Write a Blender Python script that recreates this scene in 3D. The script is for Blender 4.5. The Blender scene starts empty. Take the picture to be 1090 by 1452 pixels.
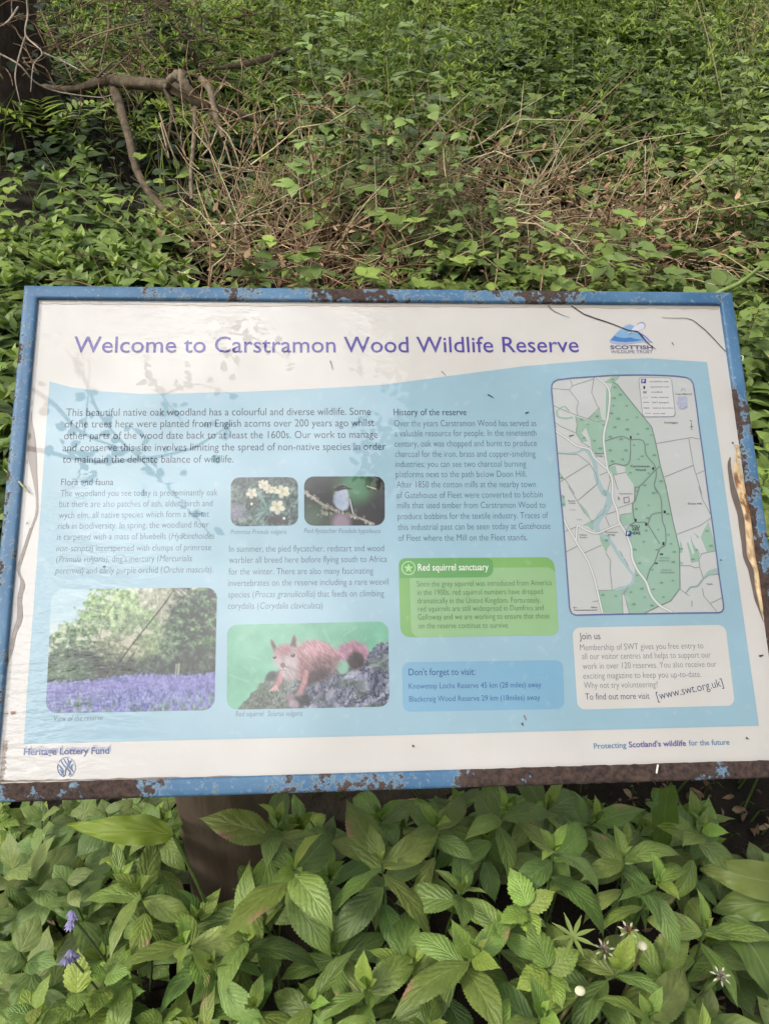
import bpy, math, random
import numpy as np
from math import sin, cos, pi, radians, sqrt
from mathutils import Vector, Matrix, Euler
C = bpy.context.scene.collection
rng = np.random.default_rng(7)
random.seed(7)

# ------------------------------------------------------------------ camera, world, sun
F = 1200.0                                     # focal length in photo pixels (photo 1090 x 1452)
def _rot(y, p, r):
    cy, sy, cp, sp, cr, sr = cos(y), sin(y), cos(p), sin(p), cos(r), sin(r)
    Ry = np.array([[cy, 0, sy], [0, 1, 0], [-sy, 0, cy]])
    Rx = np.array([[1, 0, 0], [0, cp, -sp], [0, sp, cp]])
    Rz = np.array([[cr, -sr, 0], [sr, cr, 0], [0, 0, 1]])
    return Rz @ Rx @ Ry
RB = _rot(radians(-4.1633), radians(-14.8333), radians(-1.5726))   # board axes seen from the camera
TILT = radians(50.5)                           # board leans back this far from upright
_u, _v, _n = RB[:, 0], RB[:, 1], RB[:, 2]
_up = -(cos(TILT) * _v + sin(TILT) * _n)
_fw = np.cross(_up, _u)
MW = np.stack([_u, _fw, _up])                  # camera axes (x right, y down, z ahead) -> world
OB = np.array([0, 0, 0.86])                    # middle of the board in the world, 1 m ahead of the camera
CAM = MW @ np.array([0, 0, -1.0]) + OB
BU, BV, BN = MW @ _u, MW @ _v, MW @ _n         # board right, board down, board away from the viewer
EXPOSURE = 0.66
cam_d = bpy.data.cameras.new('camera')
cam = bpy.data.objects.new('camera', cam_d)
C.objects.link(cam)
cm = np.eye(4)
cm[:3, 0] = MW[:, 0]; cm[:3, 1] = -MW[:, 1]; cm[:3, 2] = -MW[:, 2]; cm[:3, 3] = CAM
cam.matrix_world = Matrix(cm.tolist())
cam_d.sensor_fit = 'VERTICAL'
cam_d.sensor_height = 36.0; cam_d.sensor_width = 27.0
cam_d.lens = F / 1452 * 36.0
cam_d.clip_start = 0.02; cam_d.clip_end = 500
bpy.context.scene.camera = cam
SC = bpy.context.scene
SUN_EL, SUN_AZ = radians(46), radians(257)     # azimuth clockwise from +y (the way the camera looks)
sd = Vector((sin(SUN_AZ) * cos(SUN_EL), cos(SUN_AZ) * cos(SUN_EL), sin(SUN_EL)))
sun_d = bpy.data.lights.new('sun', 'SUN')
sun_d.energy = 1.5; sun_d.angle = radians(10); sun_d.color = (1.0, 0.95, 0.85)
sun = bpy.data.objects.new('sun', sun_d); C.objects.link(sun)
sun.rotation_euler = sd.to_track_quat('Z', 'Y').to_euler()
sun.location = (-3, -2, 6)
W = bpy.data.worlds.new('World'); SC.world = W; W.use_nodes = True
wn, wl = W.node_tree.nodes, W.node_tree.links
bg = wn['Background']
sky = wn.new('ShaderNodeTexSky'); sky.sky_type = 'NISHITA'; sky.sun_disc = False
sky.sun_elevation = SUN_EL; sky.sun_rotation = SUN_AZ; sky.air_density = 1.0; sky.dust_density = 2.5
tc = wn.new('ShaderNodeTexCoord')
nz = wn.new('ShaderNodeTexNoise'); nz.inputs['Scale'].default_value = 2.1; nz.inputs['Detail'].default_value = 6
rp = wn.new('ShaderNodeValToRGB'); rp.color_ramp.elements[0].position = 0.40; rp.color_ramp.elements[1].position = 0.62
mx = wn.new('ShaderNodeMix'); mx.data_type = 'RGBA'
wl.new(tc.outputs['Generated'], nz.inputs['Vector']); wl.new(nz.outputs[0], rp.inputs[0])
wl.new(rp.outputs[0], mx.inputs[0]); wl.new(sky.outputs[0], mx.inputs[6])
mx.inputs[7].default_value = (12.4, 12.3, 12.2, 1)        # bright broken cloud
# added bright sky patch away from the sun, aimed to mirror in the board
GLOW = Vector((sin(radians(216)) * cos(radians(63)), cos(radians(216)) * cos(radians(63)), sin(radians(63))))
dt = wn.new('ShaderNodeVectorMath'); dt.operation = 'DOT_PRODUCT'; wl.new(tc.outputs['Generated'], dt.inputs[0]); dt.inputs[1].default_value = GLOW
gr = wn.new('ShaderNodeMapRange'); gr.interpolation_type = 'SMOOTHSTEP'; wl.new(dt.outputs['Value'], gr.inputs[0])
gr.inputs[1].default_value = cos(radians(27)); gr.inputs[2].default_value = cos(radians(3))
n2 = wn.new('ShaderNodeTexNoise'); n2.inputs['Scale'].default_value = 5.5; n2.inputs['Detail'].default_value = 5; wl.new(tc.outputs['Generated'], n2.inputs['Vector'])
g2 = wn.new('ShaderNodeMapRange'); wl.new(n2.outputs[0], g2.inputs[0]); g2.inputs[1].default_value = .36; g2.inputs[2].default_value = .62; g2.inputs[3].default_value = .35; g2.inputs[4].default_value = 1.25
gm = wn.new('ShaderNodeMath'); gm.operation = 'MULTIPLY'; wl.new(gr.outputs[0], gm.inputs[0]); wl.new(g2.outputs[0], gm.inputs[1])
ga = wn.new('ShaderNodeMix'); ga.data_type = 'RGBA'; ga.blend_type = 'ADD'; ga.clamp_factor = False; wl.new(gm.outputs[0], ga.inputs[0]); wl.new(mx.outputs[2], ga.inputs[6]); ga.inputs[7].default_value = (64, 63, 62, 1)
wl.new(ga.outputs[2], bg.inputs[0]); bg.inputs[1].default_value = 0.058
SC.view_settings.view_transform = 'Standard'; SC.view_settings.look = 'None'
SC.view_settings.exposure = EXPOSURE; SC.view_settings.gamma = 1
try:
    SC.cycles.use_denoising = True
    SC.cycles.max_bounces = 6; SC.cycles.diffuse_bounces = 3; SC.cycles.glossy_bounces = 3; SC.cycles.transmission_bounces = 3
except Exception: pass

# ------------------------------------------------------------------ helpers
def lin(r, g, b, k=1.0):
    f = lambda c: (c / 255 / 12.92 if c < 10 else ((c / 255 + .055) / 1.055) ** 2.4)
    return (f(r) * k, f(g) * k, f(b) * k)
def ink(r, g, b):                               # printed colour from the colour it shows in daylight
    return tuple(max(.012, c * .71 - .012) for c in lin(r, g, b))
def ray(px, py):
    d = MW @ np.array([(px - 545) / F, (py - 726) / F, 1.0]); return d
def p2b(px, py):                                # photo pixel -> board plane (a right, b up)
    d = ray(px, py); t = ((OB - CAM) @ BN) / (d @ BN)
    q = CAM + d * t - OB
    return np.array([q @ BU, -(q @ BV)])
def p2plane(px, py, axis, val):
    d = ray(px, py); return CAM + d * ((val - CAM[axis]) / d[axis])
def p2d(px, py, z):                             # at depth z along the camera axis
    return CAM + ray(px, py) * z
def gz(x, y):
    x = np.asarray(x, float); y = np.asarray(y, float)
    s = np.maximum(0, y - 1.5)
    return (0.10 + 0.085 * s + 0.0045 * s * s / (1 + s * .06) + 0.03 * np.sin(x * 1.3 + y * .7) + 0.022 * np.sin(x * 2.9 - y * 1.7)
            + 0.04 * np.maximum(0, x - 1) * np.exp(-((y - 3) / 3) ** 2))
def p2g(px, py, h=0.0):                         # photo pixel -> where its ray comes within h of the ground
    d = ray(px, py); t = .3
    while t < 40:
        q = CAM + d * t
        if q[2] <= float(gz(q[0], q[1])) + h: break
        t += .01
    return CAM + d * t

class MB:
    def __init__(s): s.v = []; s.f = []; s.c = []; s.l = []; s.n = 0
    def add(s, verts, faces, col, lv=None):
        verts = np.asarray(verts, float).reshape(-1, 3); k = len(verts)
        s.v.append(verts)
        if isinstance(faces, np.ndarray): s.f.append(faces + s.n)
        else: s.f.extend([tuple(i + s.n for i in w) for w in faces])
        col = np.asarray(col, float)
        if col.ndim == 1: col = np.tile(col[:3], (k, 1))
        s.c.append(col)
        s.l.append(np.zeros((k, 3)) if lv is None else np.asarray(lv, float))
        s.n += k
    def build(s, name, mat, parent=None, smooth=True, local=None):
        me = bpy.data.meshes.new(name)
        V = np.concatenate(s.v) if s.v else np.zeros((0, 3))
        if local is not None: V = V - np.asarray(local)
        fl = []
        for w in s.f:
            if isinstance(w, np.ndarray): fl.append(w)
        if fl and len(fl) == len(s.f) and all(w.shape[1] == fl[0].shape[1] for w in fl):
            A = np.concatenate(fl); n = len(A); k = A.shape[1]
            me.vertices.add(len(V)); me.vertices.foreach_set('co', V.astype(np.float32).ravel())
            me.loops.add(n * k); me.loops.foreach_set('vertex_index', A.astype(np.int32).ravel())
            me.polygons.add(n); me.polygons.foreach_set('loop_start', np.arange(0, n * k, k, dtype=np.int32))
            me.update(calc_edges=True)
        else:
            fs = []
            for w in s.f:
                if isinstance(w, np.ndarray): fs.extend(map(tuple, w.tolist()))
                else: fs.append(w)
            me.from_pydata(V.tolist(), [], fs); me.update()
        a = me.attributes.new('Col', 'FLOAT_COLOR', 'POINT')
        cc = np.ones((len(V), 4), np.float32); cc[:, :3] = np.concatenate(s.c)
        a.data.foreach_set('color', cc.ravel())
        a = me.attributes.new('lv', 'FLOAT_VECTOR', 'POINT')
        a.data.foreach_set('vector', np.concatenate(s.l).astype(np.float32).ravel())
        if smooth: me.polygons.foreach_set('use_smooth', np.ones(len(me.polygons), bool))
        me.materials.append(mat)
        o = bpy.data.objects.new(name, me); C.objects.link(o)
        if parent is not None: o.parent = parent
        return o
def empty(name, loc):
    o = bpy.data.objects.new(name, None); C.objects.link(o); o.location = tuple(float(c) for c in loc); o.empty_display_size = .05
    return o
def tag(o, label, cat, group=None, kind=None):
    if label: o['label'] = label
    if cat: o['category'] = cat
    if group: o['group'] = group
    if kind: o['kind'] = kind
    return o
def tube(mb, pts, rad, col, k=5, jit=0.0):
    P = np.asarray(pts, float); n = len(P)
    R = np.full(n, rad) if np.isscalar(rad) else np.interp(np.linspace(0, 1, n), np.linspace(0, 1, len(rad)), rad)
    T = np.gradient(P, axis=0); T /= np.linalg.norm(T, axis=1, keepdims=True) + 1e-12
    ref = np.array([0, 0, 1.0]) if abs(T[0, 2]) < .9 else np.array([1.0, 0, 0])
    A = np.cross(T, ref); A /= np.linalg.norm(A, axis=1, keepdims=True) + 1e-12
    B = np.cross(T, A)
    an = np.linspace(0, 2 * pi, k, endpoint=False)
    rr = R[:, None, None] * (1 + (jit * rng.normal(size=(n, k, 1)) if jit else 0))
    V = P[:, None] + rr * (np.cos(an)[None, :, None] * A[:, None] + np.sin(an)[None, :, None] * B[:, None])
    i = np.arange(n - 1)[:, None] * k; j = np.arange(k)[None]; j2 = (j + 1) % k
    Fq = np.stack([i + j, i + j2, i + k + j2, i + k + j], -1).reshape(-1, 4)
    mb.add(V.reshape(-1, 3), Fq, col)
def smooth_path(pts, m=8):
    P = np.asarray(pts, float)
    if len(P) < 3: return np.array([P[0] + (P[-1] - P[0]) * t for t in np.linspace(0, 1, m + 1)])
    out = []
    Q = np.concatenate([[2 * P[0] - P[1]], P, [2 * P[-1] - P[-2]]])
    for i in range(1, len(Q) - 2):
        for t in np.linspace(0, 1, m, endpoint=False):
            a, b, c, d = Q[i - 1:i + 3]
            out.append(.5 * (2 * b + (c - a) * t + (2 * a - 5 * b + 4 * c - d) * t * t + (3 * b - a - 3 * c + d) * t ** 3))
    out.append(P[-1]); return np.array(out)

# value noise for the printed photographs
def _h(ix, iy, s):
    n = (ix.astype(np.int64) * 374761393 + iy.astype(np.int64) * 668265263 + s * 974634777) & 0xffffffff
    n = ((n ^ (n >> 13)) * 1274126177) & 0xffffffff
    return ((n ^ (n >> 16)) & 0xffff) / 65535.0
def vn(x, y, s=0):
    x = np.asarray(x, float); y = np.asarray(y, float)
    ix, iy = np.floor(x), np.floor(y); fx, fy = x - ix, y - iy
    fx = fx * fx * (3 - 2 * fx); fy = fy * fy * (3 - 2 * fy)
    return ((_h(ix, iy, s) * (1 - fx) + _h(ix + 1, iy, s) * fx) * (1 - fy) + (_h(ix, iy + 1, s) * (1 - fx) + _h(ix + 1, iy + 1, s) * fx) * fy)
def fbm(x, y, s=0, o=4):
    r = 0; a = .5; t = 0
    for k in range(o):
        r = r + a * vn(x * 2 ** k, y * 2 ** k, s + k * 17); t += a; a *= .55
    return r / t
def sst(a, b, x): 
    t = np.clip((x - a) / (b - a), 0, 1); return t * t * (3 - 2 * t)

# ------------------------------------------------------------------ materials
def newmat(name):
    m = bpy.data.materials.new(name); m.use_nodes = True
    nt = m.node_tree; return m, nt.nodes, nt.links, nt.nodes['Principled BSDF']
def math_(N, L, op, a, b=None, c=None):
    n = N.new('ShaderNodeMath'); n.operation = op
    for i, x in enumerate((a, b, c)):
        if x is None: continue
        if isinstance(x, (int, float)): n.inputs[i].default_value = x
        else: L.new(x, n.inputs[i])
    return n.outputs[0]
def noise(N, L, scale, detail=4, vec=None, rough=.55):
    n = N.new('ShaderNodeTexNoise'); n.inputs['Scale'].default_value = scale; n.inputs['Detail'].default_value = detail
    n.inputs['Roughness'].default_value = rough
    if vec is not None: L.new(vec, n.inputs['Vector'])
    return n.outputs[0]
def maprange(N, L, x, a, b, c=0.0, d=1.0):
    n = N.new('ShaderNodeMapRange'); L.new(x, n.inputs[0])
    for i, q in enumerate((a, b, c, d)): n.inputs[i + 1].default_value = q
    return n.outputs[0]
def mixc(N, L, f, a, b, mode='MIX'):
    n = N.new('ShaderNodeMix'); n.data_type = 'RGBA'; n.blend_type = mode
    for i, x in ((0, f), (6, a), (7, b)):
        if isinstance(x, (int, float)): n.inputs[i].default_value = x
        elif isinstance(x, tuple): n.inputs[i].default_value = (*x[:3], 1)
        else: L.new(x, n.inputs[i])
    return n.outputs[2]
def attr(N, name):
    n = N.new('ShaderNodeAttribute'); n.attribute_name = name; return n
def objco(N): return N.new('ShaderNodeTexCoord').outputs['Object']

def leaf_material(name, vein=.35, rough=.42, trans=.13, freq=8.0, objvar=True, slope=.35):
    m, N, L, P = newmat(name)
    col = attr(N, 'Col').outputs['Color']; lv = attr(N, 'lv').outputs['Vector']
    sp = N.new('ShaderNodeSeparateXYZ'); L.new(lv, sp.inputs[0])
    u = math_(N, L, 'ABSOLUTE', sp.outputs[0]); v = sp.outputs[1]
    ph = math_(N, L, 'MULTIPLY', math_(N, L, 'SUBTRACT', v, math_(N, L, 'MULTIPLY', math_(N, L, 'POWER', u, .85), slope)), freq if not objvar else maprange(N, L, N.new('ShaderNodeObjectInfo').outputs['Random'], 0, 1, freq * .7, freq * 1.15))
    ph = math_(N, L, 'ADD', ph, math_(N, L, 'MULTIPLY', math_(N, L, 'SUBTRACT', noise(N, L, 9, 2, objco(N)), .5), 1.1))
    tri = math_(N, L, 'PINGPONG', ph, .5)                       # 0 on a vein, .5 between two
    side = maprange(N, L, tri, 0.0, .10)
    mid = maprange(N, L, u, .0, .075)
    h = math_(N, L, 'MULTIPLY', math_(N, L, 'POWER', math_(N, L, 'MULTIPLY', tri, 2.0), .6), mid)
    oc = objco(N)
    fine = noise(N, L, 90, 3, oc)
    blot = noise(N, L, 22, 3, oc)
    h = math_(N, L, 'ADD', h, math_(N, L, 'MULTIPLY', fine, .45))
    bp = N.new('ShaderNodeBump'); bp.inputs['Strength'].default_value = min(1, vein * 1.25); bp.inputs['Distance'].default_value = .0022
    L.new(h, bp.inputs['Height'])
    veins = math_(N, L, 'MULTIPLY', side, mid)
    c = mixc(N, L, maprange(N, L, veins, 0, 1, vein * .55, 0), col, mixc(N, L, .5, col, (.20, .26, .09)))
    c = mixc(N, L, 1.0, c, mixc(N, L, blot, (.72, .74, .7), (1.24, 1.2, 1.15)), 'MULTIPLY')
    c = mixc(N, L, maprange(N, L, u, .015, .05, .55 if vein > .15 else 0, 0), c, mixc(N, L, .5, col, (.42, .50, .20)))
    if objvar:
        oi = N.new('ShaderNodeObjectInfo')
        hs = N.new('ShaderNodeHueSaturation')
        L.new(maprange(N, L, oi.outputs['Random'], 0, 1, .472, .512), hs.inputs['Hue'])
        L.new(maprange(N, L, math_(N, L, 'FRACT', math_(N, L, 'MULTIPLY', oi.outputs['Random'], 7.3)), 0, 1, .72, 1.28), hs.inputs['Value'])
        hs.inputs['Saturation'].default_value = 1.0
        L.new(c, hs.inputs['Color']); c = hs.outputs[0]
    L.new(c, P.inputs['Base Color']); P.inputs['Roughness'].default_value = rough
    P.inputs['Specular IOR Level'].default_value = .5
    P.inputs['Sheen Weight'].default_value = .05; P.inputs['Sheen Roughness'].default_value = .4
    L.new(bp.outputs[0], P.inputs['Normal'])
    tr = N.new('ShaderNodeBsdfTranslucent'); L.new(mixc(N, L, 1.0, c, (1.25, 1.5, .55), 'MULTIPLY'), tr.inputs['Color'])
    ms = N.new('ShaderNodeMixShader'); ms.inputs[0].default_value = trans
    L.new(P.outputs[0], ms.inputs[1]); L.new(tr.outputs[0], ms.inputs[2])
    L.new(ms.outputs[0], N['Material Output'].inputs[0])
    return m
def plain_material(name, rough=.8, bump=.4, scale=40, var=.5, dist=.004, stretch=None):
    m, N, L, P = newmat(name)
    col = attr(N, 'Col').outputs['Color']; vec = objco(N)
    if stretch:
        mp = N.new('ShaderNodeMapping'); L.new(vec, mp.inputs[0]); mp.inputs['Scale'].default_value = stretch; vec = mp.outputs[0]
    n1 = noise(N, L, scale, 6, vec, .65)
    c = mixc(N, L, 1.0, col, mixc(N, L, maprange(N, L, n1, .3, .7), (1 - var,) * 3, (1 + var * .8,) * 3), 'MULTIPLY')
    L.new(c, P.inputs['Base Color']); P.inputs['Roughness'].default_value = rough
    bp = N.new('ShaderNodeBump'); bp.inputs['Strength'].default_value = bump; bp.inputs['Distance'].default_value = dist
    L.new(n1, bp.inputs['Height']); L.new(bp.outputs[0], P.inputs['Normal'])
    P.inputs['Specular IOR Level'].default_value = .3
    return m
M_LEAF = leaf_material('broad_leaf')
M_LEAF2 = leaf_material('soft_leaf', vein=.24, rough=.5, freq=5.0, trans=.18, slope=.5)
M_COVER = leaf_material('cover_leaf', vein=.12, rough=.45, freq=6, objvar=False)
M_STEM = plain_material('green_stem', .5, .1, 60, .25)
M_STRAW = plain_material('dry_straw', .75, .2, 60, .35)
M_BARK = plain_material('bark', .9, .9, 26, .6, .012, (1, 1, .35))
M_SOIL = plain_material('soil', .95, .9, 14, .6, .03)

def print_material(name, rough=.42):
    m, N, L, P = newmat(name)
    col = attr(N, 'Col').outputs['Color']; vec = objco(N)
    n1 = noise(N, L, 9, 5, vec); n2 = noise(N, L, 70, 4, vec)
    c = mixc(N, L, 1.0, col, mixc(N, L, maprange(N, L, n1, .3, .7), (.93, .925, .91), (1.03, 1.03, 1.03)), 'MULTIPLY')
    c = mixc(N, L, maprange(N, L, n2, .60, .78, 0, .28), c, mixc(N, L, .55, c, (.62, .62, .58)))       # faded, scuffed ink
    # film under the frame gathers dirt at the rim
    L.new(c, P.inputs['Base Color']); P.inputs['Roughness'].default_value = rough
    P.inputs['Specular IOR Level'].default_value = .25
    P.inputs['Coat Weight'].default_value = 1.0; P.inputs['Coat Roughness'].default_value = .016; P.inputs['Coat IOR'].default_value = 1.52
    # wrinkled laminate: strong at the upper rim and the lower left
    sp = N.new('ShaderNodeSeparateXYZ'); L.new(vec, sp.inputs[0])
    top = math_(N, L, 'MULTIPLY', maprange(N, L, sp.outputs[1], .185, .255), maprange(N, L, noise(N, L, 7, 2, vec), .42, .6))
    lft = math_(N, L, 'MULTIPLY', maprange(N, L, sp.outputs[0], -.22, -.40), maprange(N, L, sp.outputs[1], .05, -.10))
    wz = math_(N, L, 'MINIMUM', math_(N, L, 'ADD', top, lft), 1.0)
    mp = N.new('ShaderNodeMapping'); L.new(vec, mp.inputs[0]); mp.inputs['Scale'].default_value = (30, 90, 1); mp.inputs['Rotation'].default_value = (0, 0, .7)
    w1 = noise(N, L, 1.0, 3, mp.outputs[0])
    slow = noise(N, L, 11, 2, vec)
    hgt = math_(N, L, 'ADD', math_(N, L, 'MULTIPLY', math_(N, L, 'MULTIPLY', w1, wz), .55), math_(N, L, 'MULTIPLY', slow, .022))
    bp = N.new('ShaderNodeBump'); bp.inputs['Strength'].default_value = .5; bp.inputs['Distance'].default_value = .006
    L.new(hgt, bp.inputs['Height']); L.new(bp.outputs[0], P.inputs['Coat Normal'])
    return m
M_PRINT = print_material('laminated_print')

def frame_material():
    m, N, L, P = newmat('flaking_blue_paint')
    lv = attr(N, 'lv').outputs['Vector']; vec = objco(N)
    sp = N.new('ShaderNodeSeparateXYZ'); L.new(lv, sp.inputs[0])
    rust_amt = sp.outputs[0]
    n1 = noise(N, L, 34, 8, vec, .68); n2 = noise(N, L, 150, 6, vec, .65); n3 = noise(N, L, 9, 3, vec)
    d = math_(N, L, 'ADD', math_(N, L, 'SUBTRACT', n1, .5), math_(N, L, 'MULTIPLY', math_(N, L, 'SUBTRACT', n2, .5), .5))
    thr = math_(N, L, 'ADD', d, math_(N, L, 'SUBTRACT', rust_amt, .5))
    mask = maprange(N, L, thr, -.02, .03)
    rim = maprange(N, L, math_(N, L, 'ABSOLUTE', math_(N, L, 'ADD', thr, .03)), 0, .035, 1, 0)
    blue = mixc(N, L, maprange(N, L, n3, .35, .65), lin(54, 94, 130), lin(80, 118, 150))
    blue = mixc(N, L, maprange(N, L, n2, .56, .74, 0, .5), blue, lin(150, 172, 186))
    blue = mixc(N, L, math_(N, L, 'MULTIPLY', rim, .38), blue, lin(176, 192, 196))
    rust = mixc(N, L, maprange(N, L, n2, .35, .66), lin(36, 28, 27), lin(82, 63, 55))
    rust = mixc(N, L, maprange(N, L, n1, .55, .75, 0, .6), rust, lin(104, 84, 74))
    blue = mixc(N, L, maprange(N, L, thr, -.10, -.01, 0, .5), blue, lin(112, 132, 142))     # paint dulls and greys before it flakes
    c = mixc(N, L, mask, blue, rust)
    L.new(c, P.inputs['Base Color'])
    L.new(maprange(N, L, mask, 0, 1, .5, .9), P.inputs['Roughness'])
    h = math_(N, L, 'ADD', math_(N, L, 'MULTIPLY', maprange(N, L, thr, -.03, .03), -1.0), math_(N, L, 'MULTIPLY', math_(N, L, 'MULTIPLY', n2, mask), 1.6))
    h = math_(N, L, 'ADD', h, math_(N, L, 'MULTIPLY', n1, .5))
    bp = N.new('ShaderNodeBump'); bp.inputs['Strength'].default_value = .8; bp.inputs['Distance'].default_value = .0022
    L.new(h, bp.inputs['Height']); L.new(bp.outputs[0], P.inputs['Normal'])
    return m
M_FRAME = frame_material()
# ------------------------------------------------------------------ the information board
BL_, BR_, BT_, BB_ = -.4185, .4435, .2735, -.2935          # opening of the frame in board metres
yp = -0.085
pl = p2plane(246.6, 1133, 1, yp); pr = p2plane(373.5, 1133, 1, yp)
PX0, PX1 = pl[0], pr[0]
board = empty('information_board', ((PX0 + PX1) / 2, yp + .05, float(gz((PX0 + PX1) / 2, yp + .05))))
tag(board, 'slanted woodland welcome board with map and photos in a flaking blue metal frame', 'information board')
BROOT = np.array(board.location)
BM = Matrix([[BU[0], -BV[0], -BN[0], OB[0] - BROOT[0]], [BU[1], -BV[1], -BN[1], OB[1] - BROOT[1]],
             [BU[2], -BV[2], -BN[2], OB[2] - BROOT[2]], [0, 0, 0, 1]])
# panel
mb = MB()
g = .004
xs, ys, h0, h1 = (BL_ - g, BR_ + g), (BB_ - g, BT_ + g), -.010, 0.0
vv = [(x, y, h) for h in (h0, h1) for y in ys for x in xs]
mb.add(vv, [(4, 5, 7, 6), (0, 2, 3, 1), (0, 1, 5, 4), (2, 6, 7, 3), (0, 4, 6, 2), (1, 3, 7, 5)], ink(224, 220, 215))
panel = mb.build('panel', M_PRINT, board, smooth=False); panel.matrix_local = BM
# frame: one folded bar section swept round the opening with mitred corners
def rust(a, b, side, s):
    n = .09 * math.sin(a * 23 + b * 31) + .05 * math.sin(a * 61 - b * 47)
    if side == 'top': r = np.interp(a, [-.46, -.3, -.24, -.1, .05, .2, .34, .46], [.28, .32, .46, .48, .47, .46, .37, .29]) + n * .6
    elif side == 'right': r = np.interp(b, [-.3, -.2, -.08, .02, .10, .16, .27], [.60, .58, .50, .50, .44, .30, .24]) + n * .7 + (.12 if s < .004 else 0)
    elif side == 'bottom': r = np.interp(a, [-.44, -.36, -.27, -.2, -.05, .06, .10, .3, .48], [.52, .62, .54, .42, .39, .40, .64, .72, .64]) + n * .6
    else: r = .36 + n * .4 + (.10 if s > .014 else 0)
    return float(np.clip(r, 0, 1))
sec = [(0.0, -.012), (0.0, .0040), (.0009, .0056), (.0024, .0062), (.006, .0063), (.010, .0063), (.0145, .0062), (.0162, .0054), (.0172, .0038), (.0174, -.002), (.0174, -.014)]
mb = MB(); NS = 150
rings = []; lvs = []
for (s, h) in sec:
    x0, x1, y0, y1 = BL_ - s, BR_ + s, BB_ - s * 1.1, BT_ + s
    P = []; Lr = []
    for side, (ax, ay), (bx, by) in (('top', (x0, y1), (x1, y1)), ('right', (x1, y1), (x1, y0)), ('bottom', (x1, y0), (x0, y0)), ('left', (x0, y0), (x0, y1))):
        for i in range(NS):
            t = i / NS; x = ax + (bx - ax) * t; y = ay + (by - ay) * t
            rr = rust(x, y, side, s)
            k = max(0, rr - .45) * .0042
            ex = 0 if abs(h) > .011 else 1
            x += ex * k * (vn(x * 150, y * 150 + s * 300, 3) - .5) * 1.2; y += ex * k * (vn(x * 140, y * 170 + s * 280, 5) - .5) * 1.2
            hh = h + ex * k * (vn(x * 160 + s * 400, y * 160, 9) - .45) * 1.5
            P.append((x, y, hh)); Lr.append((rr, s, 0))
    rings.append(P); lvs.append(Lr)
n = 4 * NS
i = np.arange(len(sec) - 1)[:, None] * n; j = np.arange(n)[None]; j2 = (j + 1) % n
mb.add(np.array(rings).reshape(-1, 3), np.stack([i + j, i + j2, i + n + j2, i + n + j], -1).reshape(-1, 4), (1, 1, 1), np.array(lvs).reshape(-1, 3))
frame = mb.build('frame', M_FRAME, board); frame.matrix_local = BM
frame['label'] = 'blue painted metal frame flaking to rust along the bottom and right'
# back sheet + post
mb = MB()
vv = [(x, y, h) for h in (-.0145, -.0125) for y in (BB_ - .017, BT_ + .017) for x in (BL_ - .017, BR_ + .017)]
mb.add(vv, [(4, 5, 7, 6), (0, 2, 3, 1), (0, 1, 5, 4), (2, 6, 7, 3), (0, 4, 6, 2), (1, 3, 7, 5)], lin(70, 66, 60))
bk = mb.build('back_sheet', plain_material('grey_backing', .8), board, smooth=False); bk.matrix_local = BM
def post_mesh():
    mb = MB(); bev = .006; rings = []
    y0, y1 = yp, yp + .11
    outl = [(PX0 + bev, y0), (PX1 - bev, y0), (PX1, y0 + bev), (PX1, y1 - bev), (PX1 - bev, y1), (PX0 + bev, y1), (PX0, y1 - bev), (PX0, y0 + bev)]
    N = 26
    for k in range(N + 1):
        R = []
        for (x, y) in outl:
            zt = .86 + (y / BN[1] if 0 else y * (cos(TILT) / sin(TILT))) - .024
            zb = float(gz(x, y)) - .05
            z = zb + (zt - zb) * k / N
            w = .0022 * (vn(x * 30 + z * 14, y * 30, 2) - .5)
            R.append((x + w, y + w, z))
        rings.append(R)
    V = np.array(rings).reshape(-1, 3); m = len(outl)
    i = np.arange(N)[:, None] * m; j = np.arange(m)[None]; j2 = (j + 1) % m
    mb.add(V, np.stack([i + j, i + j2, i + m + j2, i + m + j], -1).reshape(-1, 4), lin(96, 82, 70))
    return mb.build('post', plain_material('weathered_post', .85, .6, 30, .5, .004, (1, 1, .12)), board, smooth=False, local=BROOT)
post = post_mesh(); post['label'] = 'dark brown square wooden post'

# ---- print layers, all laid out in board metres
LAY = .00007
SEQ = [0]
def zz(lay):
    SEQ[0] += 1; return .0002 + lay * LAY + SEQ[0] * 1e-6
def flat(mb, pts, col, lay, px=True):
    P = [p2b(*q) for q in pts] if px else pts
    zl = zz(lay); mb.add([(a, b, zl) for a, b in P], [tuple(range(len(P)))], col)
def ribbon(mb, pts, w, col, lay, closed=False, smooth=0):
    P = np.array([p2b(*q) for q in pts])
    if smooth: P = smooth_path(P, smooth)
    if closed: P = np.concatenate([P, P[:1]])
    T = np.gradient(P, axis=0)
    if closed: T[0] = T[-1] = P[1] - P[-2]
    T /= np.linalg.norm(T, axis=1, keepdims=True) + 1e-12
    Nn = np.stack([-T[:, 1], T[:, 0]], 1)
    ww = (np.full(len(P), w) if np.isscalar(w) else np.interp(np.linspace(0, 1, len(P)), np.linspace(0, 1, len(w)), w))[:, None] / F * .5
    A = P + Nn * ww; B = P - Nn * ww; k = len(P)
    V = np.zeros((2 * k, 3)); V[:k, :2] = A; V[k:, :2] = B; V[:, 2] = zz(lay)
    i = np.arange(k - 1)
    mb.add(V, np.stack([i, i + k, i + k + 1, i + 1], -1), col)
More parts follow.
